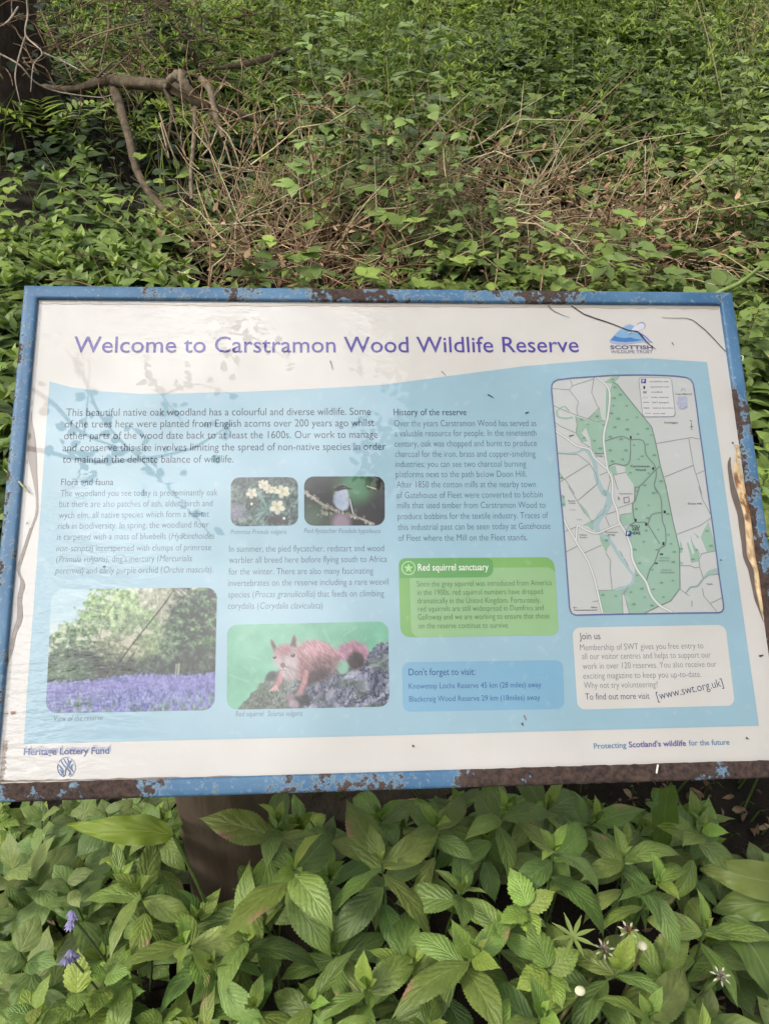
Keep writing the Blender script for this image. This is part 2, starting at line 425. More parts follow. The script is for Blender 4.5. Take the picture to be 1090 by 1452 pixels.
def rrect(c, r, n=7):
    """corner pixels TL,TR,BR,BL and a radius -> rounded outline in pixels"""
    c = [np.array(q, float) for q in c]; out = []
    for k in range(4):
        p, a, b = c[k], c[k - 1], c[(k + 1) % 4]
        ua = (a - p) / np.linalg.norm(a - p); ub = (b - p) / np.linalg.norm(b - p)
        rr = r if np.isscalar(r) else r[k]
        if rr < .5: out.append(tuple(p)); continue
        for t in np.linspace(0, pi / 2, n):
            out.append(tuple(p + ua * rr * (1 - sin(t)) + ub * rr * (1 - cos(t))))
    return out
def part(mb, name, parent=panel, label=None, smooth=False):
    SEQ[0] = 0
    o = mb.build(name, M_PRINT, parent, smooth=smooth)
    if label: o['label'] = label
    return o

_tc = bpy.data.curves.new('scratch', 'FONT'); _tc.resolution_u = 3; _tc.size = 1
_to = bpy.data.objects.new('scratch', _tc); C.objects.link(_to)
def _tmesh(s, off=0.0):
    _tc.body = s; _tc.offset = off
    dg = bpy.context.evaluated_depsgraph_get(); dg.update()
    e = _to.evaluated_get(dg); m = e.to_mesh()
    V = np.zeros(len(m.vertices) * 3, np.float32); m.vertices.foreach_get('co', V)
    fs = [tuple(p.vertices) for p in m.polygons]; e.to_mesh_clear()
    return V.reshape(-1, 3)[:, :2].astype(float), fs
def _w(s):
    return float(_tmesh(s)[0][:, 0].max()) if s.strip() else 0.0
def text(mb, s, p0, p1, cap, col, lay=3, off=-.008, xoff=0):
    """one printed line from pixel p0 to pixel p1 on its baseline; *...* is italic"""
    parts = s.split('*'); plain = ''.join(parts)
    V, fs = _tmesh(plain, off)
    acc = ''
    for k, q in enumerate(parts):
        if k % 2 and q:
            xa = _w(acc.rstrip()) + (.001 if acc.strip() else -1); xb = _w(acc + q) + .03
            m = (V[:, 0] > xa) & (V[:, 0] <= xb); V[m, 0] += V[m, 1] * .20
        acc += q
    a = p2b(*p0); b = p2b(*p1); c = p2b(p0[0], p0[1] - cap)
    x0, x1 = V[:, 0].min(), V[:, 0].max()
    d = b - a; L = np.linalg.norm(d); ux = d / L; uy = np.array([-ux[1], ux[0]])
    sx = L / (x1 - x0); sy = np.linalg.norm(c - a) / .682
    Q = a + np.outer((V[:, 0] - x0) * sx, ux) + np.outer(V[:, 1] * sy, uy)
    V3 = np.zeros((len(Q), 3)); V3[:, :2] = Q; V3[:, 2] = zz(lay)
    mb.add(V3, fs, col)

mb = MB()
flat(mb, [(70.8, 541), (100, 549), (145, 555), (200, 558.5), (250, 558), (350, 555.5), (450, 551), (545, 545.5), (645, 532), (745, 519), (845, 510.5), (920, 508), (1001.5, 513.5), (1012.7, 590), (1041, 790), (1069.5, 990), (1075, 1029), (545, 1043), (34.4, 1054.7), (38.2, 990), (53.2, 790), (67, 590)], ink(164, 197, 213), 1)
part(mb, 'blue_field')
HEAD, INK, BODY, CAPT = ink(98, 84, 168), ink(52, 60, 82), ink(88, 103, 124), ink(98, 112, 128)
mb = MB(); text(mb, 'Welcome to Carstramon Wood Wildlife Reserve', (104.5, 500), (820.5, 499.5), 22.5, HEAD, off=.004); part(mb, 'heading')
def para(name, lines, cap, col, lay=3, off=-.010):
    mb = MB()
    for (s, x0, y0, x1, y1) in lines: text(mb, s, (x0, y0), (x1, y1), cap, col, lay, off)
    return part(mb, name)
para('paragraph', [('This beautiful native oak woodland has a colourful and diverse wildlife. Some', 94, 590, 525.5, 588.5),
 ('of the trees here were planted from English acorns over 200 years ago whilst', 92, 606.5, 530.5, 604.5),
 ('other parts of the wood date back to at least the 1600s. Our work to manage', 91, 623, 535.5, 621),
 ('and conserve this site involves limiting the spread of non-native species in order', 89, 640, 547, 638),
 ('to maintain the delicate balance of wildlife.', 89, 656.5, 331, 656)], 10.6, INK, off=-.002)
para('subheading', [('Flora and fauna', 86.9, 688.2, 160.9, 688)], 9.4, INK, off=-.003)
para('paragraph', [('The woodland you see today is predominantly oak', 86, 704, 308.3, 702.6), ('but there are also patches of ash, alder, birch and', 84.3, 719.3, 301.5, 718),
 ('wych elm, all native species which form a habitat', 83.7, 735, 296.5, 733), ('rich in biodiversity. In spring, the woodland floor', 82.5, 750.4, 296, 748),
 ('is carpeted with a mass of bluebells (*Hyacinthoides*', 81.3, 765.7, 304, 764), ('*non-scripta*) interspersed with clumps of primrose', 80, 782, 299.5, 780.4),
 ("(*Primula vulgaris*), dog's mercury (*Mercurialis*", 80, 797.4, 272.5, 796), ('*perennis*) and early purple orchid (*Orchis mascula*).', 78.4, 813.5, 302.4, 811.8)], 9.2, BODY)
para('caption', [('*View of the reserve*', 77, 1022.6, 146, 1021)], 7.6, CAPT)
para('caption', [('*Primrose Primula vulgaris*', 327, 757.5, 406.4, 757)], 6.6, CAPT)
para('caption', [('*Pied flycatcher Ficedula hypoleuca*', 431, 756, 539, 756)], 6.6, CAPT)
para('caption', [('Red squirrel  *Sciurus vulgaris*', 334.8, 1016, 429, 1015)], 7.6, CAPT)
para('paragraph', [('In summer, the pied flycatcher, redstart and wood', 325, 782.8, 544.3, 781.7), ('warbler all breed here before flying south to Africa', 325, 798.5, 548.4, 797),
 ('for the winter. There are also many fascinating', 324.3, 815, 529, 813.6), ('invertebrates on the reserve including a rare weevil', 323.8, 831.3, 550.4, 829),
 ('species (*Procas granulicollis*) that feeds on climbing', 323.8, 847.5, 544.3, 845.6), ('corydalis (*Corydalis claviculata*)', 323.2, 863.5, 457.3, 863)], 9.2, BODY)
para('subheading', [('History of the reserve', 558, 589, 661, 589)], 9.4, INK, off=-.003)
para('paragraph', [('Over the years Carstramon Wood has served as', 558.8, 604.8, 760, 604.4), ('a valuable resource for people. In the nineteenth', 559.5, 619.2, 760, 618),
 ('century, oak was chopped and burnt to produce', 559.5, 633.7, 760.6, 632.7), ('charcoal for the iron, brass and copper-smelting', 560.2, 648.2, 758.8, 647.8),
 ('industries; you can see two charcoal burning', 560.5, 662.6, 745.4, 662), ('platforms next to the path below Doon Hill.', 561.2, 677, 746.4, 676.4),
 ('After 1850 the cotton mills at the nearby town', 562.2, 691.5, 759.2, 691), ('of Gatehouse of Fleet were converted to bobbin', 562.2, 706.7, 768.8, 705.4),
 ('mills that used timber from Carstramon Wood to', 563, 721, 773, 720.4), ('produce bobbins for the textile industry. Traces of', 563.6, 736.6, 776.7, 735),
 ('this industrial past can be seen today at Gatehouse', 564, 751.8, 779.8, 750.1), ('of Fleet where the Mill on the Fleet stands.', 564.6, 767.3, 747.5, 766.3)], 9.2, BODY)
# red squirrel sanctuary box
mb = MB()
flat(mb, rrect([(564.6, 791.6), (785, 790), (792.3, 901), (567.6, 903.8)], (10, 14, 12, 14)), ink(136, 184, 112), 2)
flat(mb, rrect([(580.3, 806), (786.4, 804.4), (792.2, 901), (583, 903.4)], (4, 12, 12, 12)), ink(158, 196, 146), 3)
flat(mb, rrect([(565, 791.8), (698, 791), (699.5, 818.5), (566.4, 819.8)], (10, 8, 12, 2)), ink(114, 170, 106), 4)
ribbon(mb, [(579 + 9.3 * cos(t), 805.6 + 9.3 * sin(t)) for t in np.linspace(0, 2 * pi, 24, endpoint=False)], 1.2, ink(190, 225, 170), 5, True)
flat(mb, [(579 + (7.2 if k % 2 == 0 else 2.9) * sin(k * pi / 5), 805.8 - (7.2 if k % 2 == 0 else 2.9) * cos(k * pi / 5)) for k in range(10)], ink(176, 222, 150), 5)
text(mb, 'Red squirrel sanctuary', (592.5, 809.3), (692.4, 808.6), 9.6, ink(242, 248, 236), 6, .006)
for (s, x0, y0, x1, y1) in [('Since the grey squirrel was introduced from America', 590.8, 832, 781.6, 830), ('in the 1900s, red squirrel numbers have dropped', 591.8, 844, 769.2, 842.4),
 ('dramatically in the United Kingdom. Fortunately,', 591.8, 855.8, 766, 854.6), ('red squirrels are still widespread in Dumfries and', 592.5, 867.2, 770.2, 865.5),
 ('Galloway and we are working to ensure that those', 592.5, 878.9, 778.5, 877), ('on the reserve continue to survive.', 593.2, 891.3, 721.3, 890.3)]:
    text(mb, s, (x0, y0), (x1, y1), 8, ink(84, 116, 88), 6, -.012)
part(mb, 'text_box', label='green text box about red squirrels')
mb = MB()
flat(mb, rrect([(569.8, 939), (797.5, 936), (799.8, 1005), (571, 1009.4)], 11), ink(138, 184, 212), 2)
text(mb, "Don't forget to visit:", (579.4, 957.7), (673.4, 957), 9.6, ink(58, 82, 142), 4, -.002)
text(mb, 'Knowetop Lochs Reserve 45 km (28 miles) away', (579.4, 976.7), (767, 974.4), 7.8, ink(70, 106, 166), 4, -.002)
text(mb, 'Blackcraig Wood Reserve 29 km (18miles) away', (580, 995), (765.4, 992.5), 7.8, ink(70, 106, 166), 4, -.002)
part(mb, 'text_box', label='blue text box naming other reserves')
mb = MB()
flat(mb, rrect([(810.8, 890), (1027.6, 886), (1041.2, 1000.5), (818.3, 1006.2)], 11), ink(222, 219, 214), 2)
text(mb, 'Join us', (821, 906.8), (850.7, 906.4), 9.6, ink(70, 76, 112), 4, -.003)
for (s, x0, y0, x1, y1) in [('Membership of SWT gives you free entry to', 822, 922.4, 996.5, 919.5), ('all our visitor centres and helps to support our', 824.7, 935, 1007, 932.5), ('work in over 120 reserves. You also receive our', 825.8, 948.8, 1015, 945.5),
 ('exciting magazine to keep you up-to-date.', 826.5, 962.6, 993.5, 960), ('Why not try volunteering?', 827.6, 976, 932, 974.5)]:
    text(mb, s, (x0, y0), (x1, y1), 8.8, ink(122, 124, 138), 4, -.012)
text(mb, 'To find out more visit', (829.5, 992.3), (920.3, 990.9), 9, ink(82, 84, 112), 4, -.004)
text(mb, '[www.swt.org.uk]', (931.5, 992.8), (1025, 972.8), 11.5, ink(72, 72, 108), 4, -.006)
part(mb, 'text_box', label='white text box about joining')
mb = MB()
text(mb, 'Protecting', (841.5, 1061.8), (887.5, 1059.8), 7.6, ink(112, 150, 184), 3, .012)
text(mb, "Scotland's wildlife", (891, 1059.6), (972, 1057.4), 7.8, ink(112, 108, 170), 3, .02)
text(mb, 'for the future', (976, 1057.2), (1033.5, 1055.8), 7.6, ink(112, 150, 184), 3, .012)
part(mb, 'slogan')
mb = MB()
for dx, dy, k, q in ((0, 0, ink(104, 110, 158), 4), (2.0, -3.2, ink(186, 192, 214), 3)):
    text(mb, 'Heritage Lottery Fund', (34 + dx, 1070.6 + dy), (155 + dx, 1068.6 + dy), 9.2, k, q, .018)
E1 = ink(96, 118, 160)
cx, cy = 94.8, 1088
ribbon(mb, [(cx + 12.6 * cos(t), cy + 14.2 * sin(t)) for t in np.linspace(-2.6, 1.2, 24)], 1.0, ink(140, 156, 186), 3)
ribbon(mb, [(cx + 12.6 * cos(t), cy + 14.2 * sin(t)) for t in np.linspace(1.9, 3.5, 14)], 1.3, E1, 3)
for st in ([(-8, -10), (-4, -3), (3, 4), (7, 11)], [(-4, -12), (0, -5), (7, 3), (10, 7)], [(7, -11), (4, -4), (-1, 3), (-2, 12)], [(1, -13), (3, -8), (2, -3)], [(-11, -4), (-7, 2), (-6, 9)],
           [(-8, 12), (-5, 6), (-6, 1)], [(10, -5), (7, -2), (8, 4)], [(-10, 3), (-7, 6), (-3, 13)], [(3, 12), (5, 7), (3, 3)]):
    ribbon(mb, [(cx + x, cy + y) for x, y in st], (1.0, 2.1, .9), E1, 3, smooth=4)
part(mb, 'emblem', label='round crossed fingers emblem in faded blue')
# trust logo: a hill with a bird's head, words below
mb = MB()
lg = lambda *q: [(840 + x / 9.083, 440 + y / 9.083) for x, y in q]
flat(mb, lg((212, 392), (300, 290), (380, 220), (430, 190), (475, 178), (540, 205), (575, 260), (640, 305), (700, 350), (765, 420), (640, 412), (540, 425), (420, 443), (290, 436), (222, 420)), ink(176, 186, 226), 2)
flat(mb, lg((228, 385), (310, 296), (385, 232), (470, 192), (530, 220), (560, 262), (610, 310), (660, 360), (690, 385), (560, 400), (420, 412), (300, 400)), ink(142, 184, 222), 3)
flat(mb, lg((228, 386), (275, 330), (330, 350), (400, 362), (480, 350), (560, 372), (640, 380), (560, 400), (420, 412), (300, 402)), ink(84, 140, 200), 4)
flat(mb, lg((440, 306), (480, 268), (520, 225), (560, 190), (610, 166), (650, 172), (668, 200), (650, 236), (600, 262), (560, 275), (500, 292)), ink(226, 226, 236), 4)
ribbon(mb, lg((560, 190), (610, 160), (650, 168), (670, 196), (655, 232)), (.8, 1.8, .6), ink(150, 152, 206), 5, smooth=4)
ribbon(mb, lg((600, 300), (660, 330), (720, 385), (765, 420)), (2.2, .8), ink(120, 128, 196), 5, smooth=3)
text(mb, 'SCOTTISH', lg((225, 500))[0], lg((772, 502))[0], 5.0, ink(106, 108, 146), 4, .028)
text(mb, 'WILDLIFE TRUST', lg((230, 552))[0], lg((770, 552))[0], 3.9, ink(148, 150, 176), 4, .016)
part(mb, 'logo', label='blue hill and bird logo')
# cracks and scuffs in the laminate
mb = MB()
for pts, w, k in (([(809, 434), (818, 440), (827, 446), (845, 452.5), (856, 456), (867.5, 460), (880, 465), (890, 469), (902.5, 470.5), (908, 476), (915, 485), (922, 491), (929, 496)], (2.2, 2.6, 2.0, 3.0, .8), (70, 64, 66)),
                  ([(890, 469), (895, 472), (889, 474)], (1.4, .6), (90, 86, 90)),
                  ([(776.5, 434), (780, 438), (785, 442), (796, 447), (807, 451)], (3.0, 1.6, .5), (120, 112, 106)),
                  ([(937.5, 451), (955, 451.8), (970, 451.5), (980, 454), (985, 457.5), (998, 468), (1010, 480), (1020, 491), (1028, 499)], (.8, 1.4, 2.0, 1.6), (84, 78, 78))):
    ribbon(mb, pts, tuple(q * .72 for q in w), ink(*k), 16)
part(mb, 'crack', label='dark cracks running through the upper right corner')
# lifted film: dark split and a curled paper edge at each side
def band(mb, left, right, col, lay, m=5):
    A = smooth_path([p2b(*q) for q in left], m); B = smooth_path([p2b(*q) for q in right], m); k = min(len(A), len(B))
    A, B = A[:k], B[:k]
    V = np.zeros((2 * k, 3)); V[:k, :2] = A; V[k:, :2] = B; V[:, 2] = zz(lay)
    i = np.arange(k - 1); mb.add(V, np.stack([i, i + k, i + k + 1, i + 1], -1), col)
mb = MB()
z2 = lambda q: [(x / 7.26, 590 + y / 7.26) for x, y in q]
z5 = lambda q: [(x / 3.406, 660 + y / 3.406) for x, y in q]
TA = ink(158, 146, 138)
band(mb, z2([(330, -60), (318, 0), (303, 120), (292, 260), (288, 400), (320, 560), (350, 700), (372, 850), (368, 1000), (318, 1150)]),
     z2([(332, -60), (335, 60), (352, 150), (368, 260), (380, 440), (385, 600), (392, 760), (396, 870), (390, 1010), (338, 1160)]), TA, 5)
band(mb, z5([(146, 300), (100, 440), (82, 500), (100, 560), (86, 640), (82, 740), (58, 820), (46, 905), (20, 1010)]),
     z5([(160, 300), (116, 440), (98, 510), (122, 575), (108, 640), (110, 740), (80, 815), (62, 900), (22, 1010)]), ink(140, 126, 116), 5)
z4 = lambda q: [(970 + x / 7.26, 590 + y / 7.26) for x, y in q]
e5 = lambda q: [(x, y + 1452) for x, y in q]
part(mb, 'split', label='dark split where the film has torn along the left side')
mb = MB()
band(mb, z4([(462, 425), (440, 500), (455, 660), (475, 800), (505, 900), (540, 1010), (558, 1150), (582, 1300), (600, 1452)] + e5([(650, 130), (672, 230), (692, 320), (715, 430), (750, 520), (800, 650)])),
     z4([(472, 424), (474, 500), (500, 660), (540, 800), (575, 930), (606, 1050), (618, 1180), (628, 1320), (642, 1452)] + e5([(700, 120), (712, 230), (722, 310), (745, 420), (772, 530), (815, 680)])), ink(128, 114, 106), 5)
part(mb, 'split', label='dark split where the film has torn along the right side')
# the curled strip itself stands off the panel
def curl(mb, left, right, col, hgt):
    A = smooth_path([p2b(*q) for q in left], 6); B = smooth_path([p2b(*q) for q in right], 6); k = min(len(A), len(B)); W_ = 7
    V = []; cc = []
    for i in range(k):
        lift = hgt * sin(pi * i / (k - 1)) ** .7
        for j in range(W_):
            t = j / (W_ - 1)
            p = A[i] * (1 - t) + B[i] * t
            V.append((p[0], p[1], .0007 + lift * sin(pi * (t * .8 + .1)) + .0004 * vn(i * .5, j * .9, 3)))
            q = fbm(i * .25, j * .5, 8); d = sst(.5, .62, q) * (1 if i < k * .35 else .55)
            cc.append(np.array(col) * (1 - d) + np.array(lin(120, 84, 52)) * d)
    i = np.arange(k - 1)[:, None] * W_; j = np.arange(W_ - 1)[None]
    mb.add(V, np.stack([i + j, i + W_ + j, i + W_ + j + 1, i + j + 1], -1).reshape(-1, 4), np.array(cc))
mb = MB()
curl(mb, z4([(520, 395), (500, 600), (540, 790), (575, 920), (606, 1050), (618, 1180), (630, 1320), (642, 1452)] + e5([(700, 120), (714, 230), (724, 310), (748, 420), (775, 530), (812, 640)])),
     z4([(530, 390), (585, 580), (620, 760), (655, 900), (680, 1040), (700, 1180), (712, 1320), (728, 1452)] + e5([(752, 120), (772, 230), (784, 310), (800, 420), (810, 530), (818, 640)])), lin(206, 178, 138), .0035)
curl(mb, z4([(500, 300), (520, 330), (535, 400), (540, 420)]), z4([(545, 300), (560, 340), (575, 400), (584, 440)]), lin(214, 190, 150), .002)
M_CURL = plain_material('curled_paper', .7, .5, 60, .35, .002)
cu = mb.build('curled_edge', M_CURL, panel); cu['label'] = 'curled tan strip of paper along the right side'
#('curled tan strip of paper along the right side', smooth=True)
# dirt, scratches
mb = MB()
for pts, w, k in (([(468, 512), (470, 518), (471.5, 524)], (1.6, .8), (110, 112, 110)), ([(625.5, 527), (629, 530), (632, 534)], (1.2, .6), (110, 110, 112)), ([(691, 560), (695, 562), (699, 564.5)], (2.0, 1.0), (72, 76, 84)),
                  ([(744, 586.5), (749, 584.5)], (2.4, 1.2), (70, 70, 76)), ([(806, 619), (813, 617)], (1.6, .8), (80, 80, 86)), ([(742, 1014), (745, 1021)], (1.6, 1.2), (150, 110, 92)), ([(739, 1025), (741, 1029)], (3, 1.4), (112, 88, 76)),
                  ([(584, 1057.5), (587, 1058)], (3, 2), (120, 70, 60)), ([(1056, 1046), (1060, 1048)], (3.2, 1.2), (110, 106, 104)), ([(1075, 930.5), (1081, 929)], (3, 1), (96, 62, 48)), ([(951.5, 486), (954, 490)], (1.6, .8), (96, 96, 96)),
                  ([(7, 1012), (12, 1011)], (2, 1), (150, 96, 70)), ([(16, 1011), (22, 1010)], (4, 3), (166, 104, 74)), ([(147, 804.5), (150, 802.5)], (2.6, 1), (84, 86, 90)), ([(1036.5, 628), (1038.5, 629)], (2.6, 2.2), (50, 46, 44)),
                  ([(1020, 794), (1022, 795)], (2.2, 1), (60, 64, 66)), ([(38, 743), (41, 741)], (1.4, .8), (90, 80, 76))):
    ribbon(mb, pts, w, ink(*k), 16)
# thin scratch across the woodland photograph
ribbon(mb, [(168, 940), (200, 898), (232, 858), (247, 836)], (1.0, 1.2, .6), ink(84, 86, 78), 16)
ribbon(mb, [(180, 940), (195, 918)], (.8, .5), ink(110, 110, 100), 16)
part(mb, 'dirt_specks')
# grime along the lower and left rim of the print
mb = MB()
def grime(pts, wid, col):
    P = np.array([p2b(*q) for q in pts]); P = smooth_path(P, 30)
    T = np.gradient(P, axis=0); T /= np.linalg.norm(T, axis=1, keepdims=True); Nn = np.stack([-T[:, 1], T[:, 0]], 1)
    V = np.zeros((2 * len(P), 3)); k = len(P)
    w = np.array([wid * (.25 + .9 * fbm(i * .12, wid * 90, 4) + .5 * (vn(i * .7, 0, 6) - .5)) for i in range(k)])[:, None]
    V[:k, :2] = P; V[k:, :2] = P + Nn * w; V[:, 2] = .0002 + 4 * LAY
    i = np.arange(k - 1); mb.add(V, np.stack([i, i + k, i + k + 1, i + 1], -1), col)
grime([(55, 428), (300, 431), (545, 432), (800, 434), (1018, 436)], -.0035, ink(198, 186, 172))
part(mb, 'grime_edge'); mb = MB()
grime([(5, 1050), (3, 1080), (0, 1108)], .006, ink(170, 150, 132))
part(mb, 'grime_edge'); mb = MB()
grime([(0, 1109), (220, 1104.5), (545, 1098.5), (800, 1090), (1000, 1083), (1085, 1080)], .0022, ink(150, 132, 112))
part(mb, 'grime_edge')
# ------------------------------------------------------------------ printed photographs (painted point by point on a fine grid)
def photo(name, corners, r, nx, ny, paint, label):
    tl, tr, br, bl = [p2b(*q) for q in corners]
    w = np.linalg.norm(tr - tl); h = np.linalg.norm(bl - tl); rr = r / F
    t = np.linspace(0, 1, ny); y = t * h
    e = np.where(y < rr, rr - y, np.where(y > h - rr, y - (h - rr), 0)); ins = (rr - np.sqrt(np.maximum(rr * rr - e * e, 0))) / w
    s0 = np.linspace(0, 1, nx)
    S = ins[:, None] + (1 - 2 * ins[:, None]) * s0[None]; T = np.tile(t[:, None], (1, nx))
    P = (tl * ((1 - S) * (1 - T))[..., None] + tr * (S * (1 - T))[..., None] + br * (S * T)[..., None] + bl * ((1 - S) * T)[..., None])
    V = np.zeros((ny * nx, 3)); V[:, :2] = P.reshape(-1, 2); V[:, 2] = .0002 + 3 * LAY
    c = np.clip(paint(S, T, w / h), 0, 255) / 255
    c = np.where(c < .04, c / 12.92, ((c + .055) / 1.055) ** 2.4); c = np.maximum(c * .71 - .022, .008)
    i = np.arange(ny - 1)[:, None] * nx; j = np.arange(nx - 1)[None]
    mb = MB(); mb.add(V, np.stack([i + j, i + nx + j, i + nx + j + 1, i + j + 1], -1).reshape(-1, 4), c.reshape(-1, 3))
    o = part(mb, name, smooth=True); o['label'] = label
def K(*c): return np.array(c, float)
def over(img, m, col):
    m = np.clip(m, 0, 1)[..., None]; col = np.asarray(col, float)
    return img * (1 - m) + col * m
def ell(S, T, A, cx, cy, rx, ry, ang=0, soft=.15, nz_=None):
    x = (S - cx) * A; y = T - cy; c, s = cos(ang), sin(ang)
    u = (x * c + y * s) / (rx * A); v = (-x * s + y * c) / ry
    d = np.sqrt(u * u + v * v)
    if nz_ is not None: d = d + nz_
    return 1 - sst(1 - soft, 1 + soft, d)
def line(S, T, A, pts, w, soft=.5):
    D = np.full(S.shape, 9.0); P = [(x * A, y) for x, y in pts]; x = S * A
    for (ax, ay), (bx, by) in zip(P[:-1], P[1:]):
        dx, dy = bx - ax, by - ay; L2 = dx * dx + dy * dy + 1e-9
        t = np.clip(((x - ax) * dx + (T - ay) * dy) / L2, 0, 1)
        D = np.minimum(D, np.hypot(x - ax - t * dx, T - ay - t * dy))
    return 1 - sst(w * (1 - soft), w * (1 + soft), D)
def inpoly(S, T, A, pts, soft=.02, wob=None):
    P = np.array([(x * A, y) for x, y in pts]); x = S * A; y = T
    if wob is not None: x = x + wob; y = y + wob * .7
    ins = np.zeros(S.shape, bool); D = np.full(S.shape, 9.0); n = len(P)
    for k in range(n):
        ax, ay = P[k]; bx, by = P[(k + 1) % n]
        c = ((ay > y) != (by > y)) & (x < (bx - ax) * (y - ay) / (by - ay + 1e-12) + ax); ins ^= c
        dx, dy = bx - ax, by - ay; t = np.clip(((x - ax) * dx + (y - ay) * dy) / (dx * dx + dy * dy + 1e-12), 0, 1)
        D = np.minimum(D, np.hypot(x - ax - t * dx, y - ay - t * dy))
    return sst(-soft, soft, np.where(ins, D, -D))

def paint_wood(S, T, A):
    x = S * A
    img = np.ones(S.shape + (3,)) * K(226, 226, 214)
    img = over(img, ell(S, T, A, .08, .05, .22, .3, soft=.6), K(186, 214, 224))
    n1 = fbm(x * 9, T * 9, 1); n2 = fbm(x * 26, T * 26, 2); n3 = fbm(x * 60, T * 52, 3, 3)
    leaf = (n2 - .5) * 1.5 + (n3 - .5) * 1.3
    # far thin trees at the top right
    m = ell(S, T, A, .70, .25, .20, .42, nz_=(n2 - .5) * 1.3, soft=.3) * .75
    img = over(img, m, K(150, 154, 130)[None, None] + leaf[..., None] * 80)
    for k in range(9):
        b = .62 + k * .028
        img = over(img, line(S, T, A, [(.70, .62), (.69 + (b - .72) * .3 + .01 * sin(k * 5), .35), (b, .02 + (k % 3) * .07)], .005, .9) * .35 * sst(.35, .6, n2), K(104, 96, 88))
    # big round oak
    m = np.maximum(ell(S, T, A, .38, .47, .30, .44, nz_=(n1 - .5) * .5 + (n2 - .5) * .35, soft=.07), ell(S, T, A, .15, .58, .17, .32, nz_=(n1 - .5) * .5 + (n2 - .5) * .3, soft=.07))
    lit = sst(.75, -.1, T) * .8 + leaf * .9
    col = K(66, 94, 68) + lit[..., None] * K(122, 126, 84)
    img = over(img, m, col)
    gap = sst(.53, .66, fbm(x * 17, T * 22, 11)) * m * sst(.2, .4, T) * (1 - sst(.5, .62, T))
    img = over(img, gap * .8, K(222, 222, 206))
    img = over(img, ell(S, T, A, .47, .33, .20, .28, soft=.9) * .2, K(236, 232, 208))  # pale haze of glare on the film, painted into the picture
    img = over(img, ell(S, T, A, .40, .50, .16, .13, nz_=(n2 - .5) * 1.2, soft=.5) * .28, K(166, 146, 124))
    img = over(img, ell(S, T, A, .58, .46, .14, .15, nz_=(n2 - .5) * 1.3, soft=.5) * .22, K(170, 162, 130))
    for pts, w in (([(.36, .75), (.35, .55), (.28, .36), (.18, .28)], .012), ([(.35, .55), (.42, .38), (.46, .22)], .009), ([(.34, .5), (.22, .46), (.12, .5)], .007), ([(.38, .45), (.52, .36)], .006), ([(.30, .40), (.32, .24), (.38, .12)], .006)):
        img = over(img, line(S, T, A, pts, w, .95) * .42 * sst(.3, .6, n2), K(86, 80, 72))
    # dark trees at the right
    m = np.maximum(ell(S, T, A, .92, .42, .24, .44, nz_=(n1 - .5) * .6 + (n2 - .5) * .4, soft=.1), ell(S, T, A, .80, .60, .15, .2, nz_=(n2 - .5) * .6, soft=.15))
    col = K(62, 88, 68) + leaf[..., None] * K(130, 134, 98)
    img = over(img, m * sst(.0, .3, S - .60 + n1 * .2 + (n2 - .5) * .3), col)
    img = over(img, ell(S, T, A, .96, .56, .10, .14, nz_=(n2 - .5) * .8, soft=.3) * .7, K(112, 156, 90) + leaf[..., None] * 90)
    for k in range(6): img = over(img, line(S, T, A, [(.72 + k * .012, .0), (.80 + k * .03, .14 + .03 * (k % 2)), (.9 + .02 * k, .2)], .005, .8) * .5, K(70, 74, 72))
    # dark understorey
    hz = .745 - .055 * S + .012 * np.sin(S * 9)
    m = sst(hz - .26, hz - .12, T + (n1 - .5) * .22 + .05 * np.sin(S * 7 + 1))
    img = over(img, m * .82, K(52, 62, 56) + (n2 - .5)[..., None] * 110 + (n3 - .5)[..., None] * 60)
    img = over(img, ell(S, T, A, .10, .66, .16, .1, nz_=(n2 - .5), soft=.4) * .6, K(96, 124, 88) + leaf[..., None] * 60)
    for x0, w in ((.78, .010), (.765, .006), (.93, .006), (.29, .008), (.885, .006)):
        img = over(img, line(S, T, A, [(x0, .63), (x0 - .004, .71)], w, .6) * .8, K(186, 184, 166) if x0 in (.78, .765) else K(92, 88, 80))
    # bluebells
    st = fbm(x * 48, T * 40 + x * 3, 5, 3); st2 = vn(x * 95, T * 60, 6)
    blue = K(126, 130, 186) + (st - .5)[..., None] * K(95, 92, 88) + (st2 - .5)[..., None] * 50
    m = sst(hz - .012, hz + .012, T + (st - .5) * .04)
    img = over(img, m, blue)
    img = over(img, m * sst(hz, hz + .06, T) * (1 - sst(hz + .06, hz + .16, T)) * .45, K(150, 138, 200))
    grs = sst(.48, .62, fbm(x * 34, T * 14, 9)) * sst(.84, .98, T + .04 * np.sin(S * 8))
    img = over(img, grs * .75, K(104, 138, 116) + (st - .5)[..., None] * 130)
    return img + (rng.random(S.shape) - .5)[..., None] * 10
photo('photograph', [(74, 836), (308, 833), (304.3, 1007), (65.2, 1011.5)], 15, 300, 220, paint_wood, 'photo of bluebells under large trees')

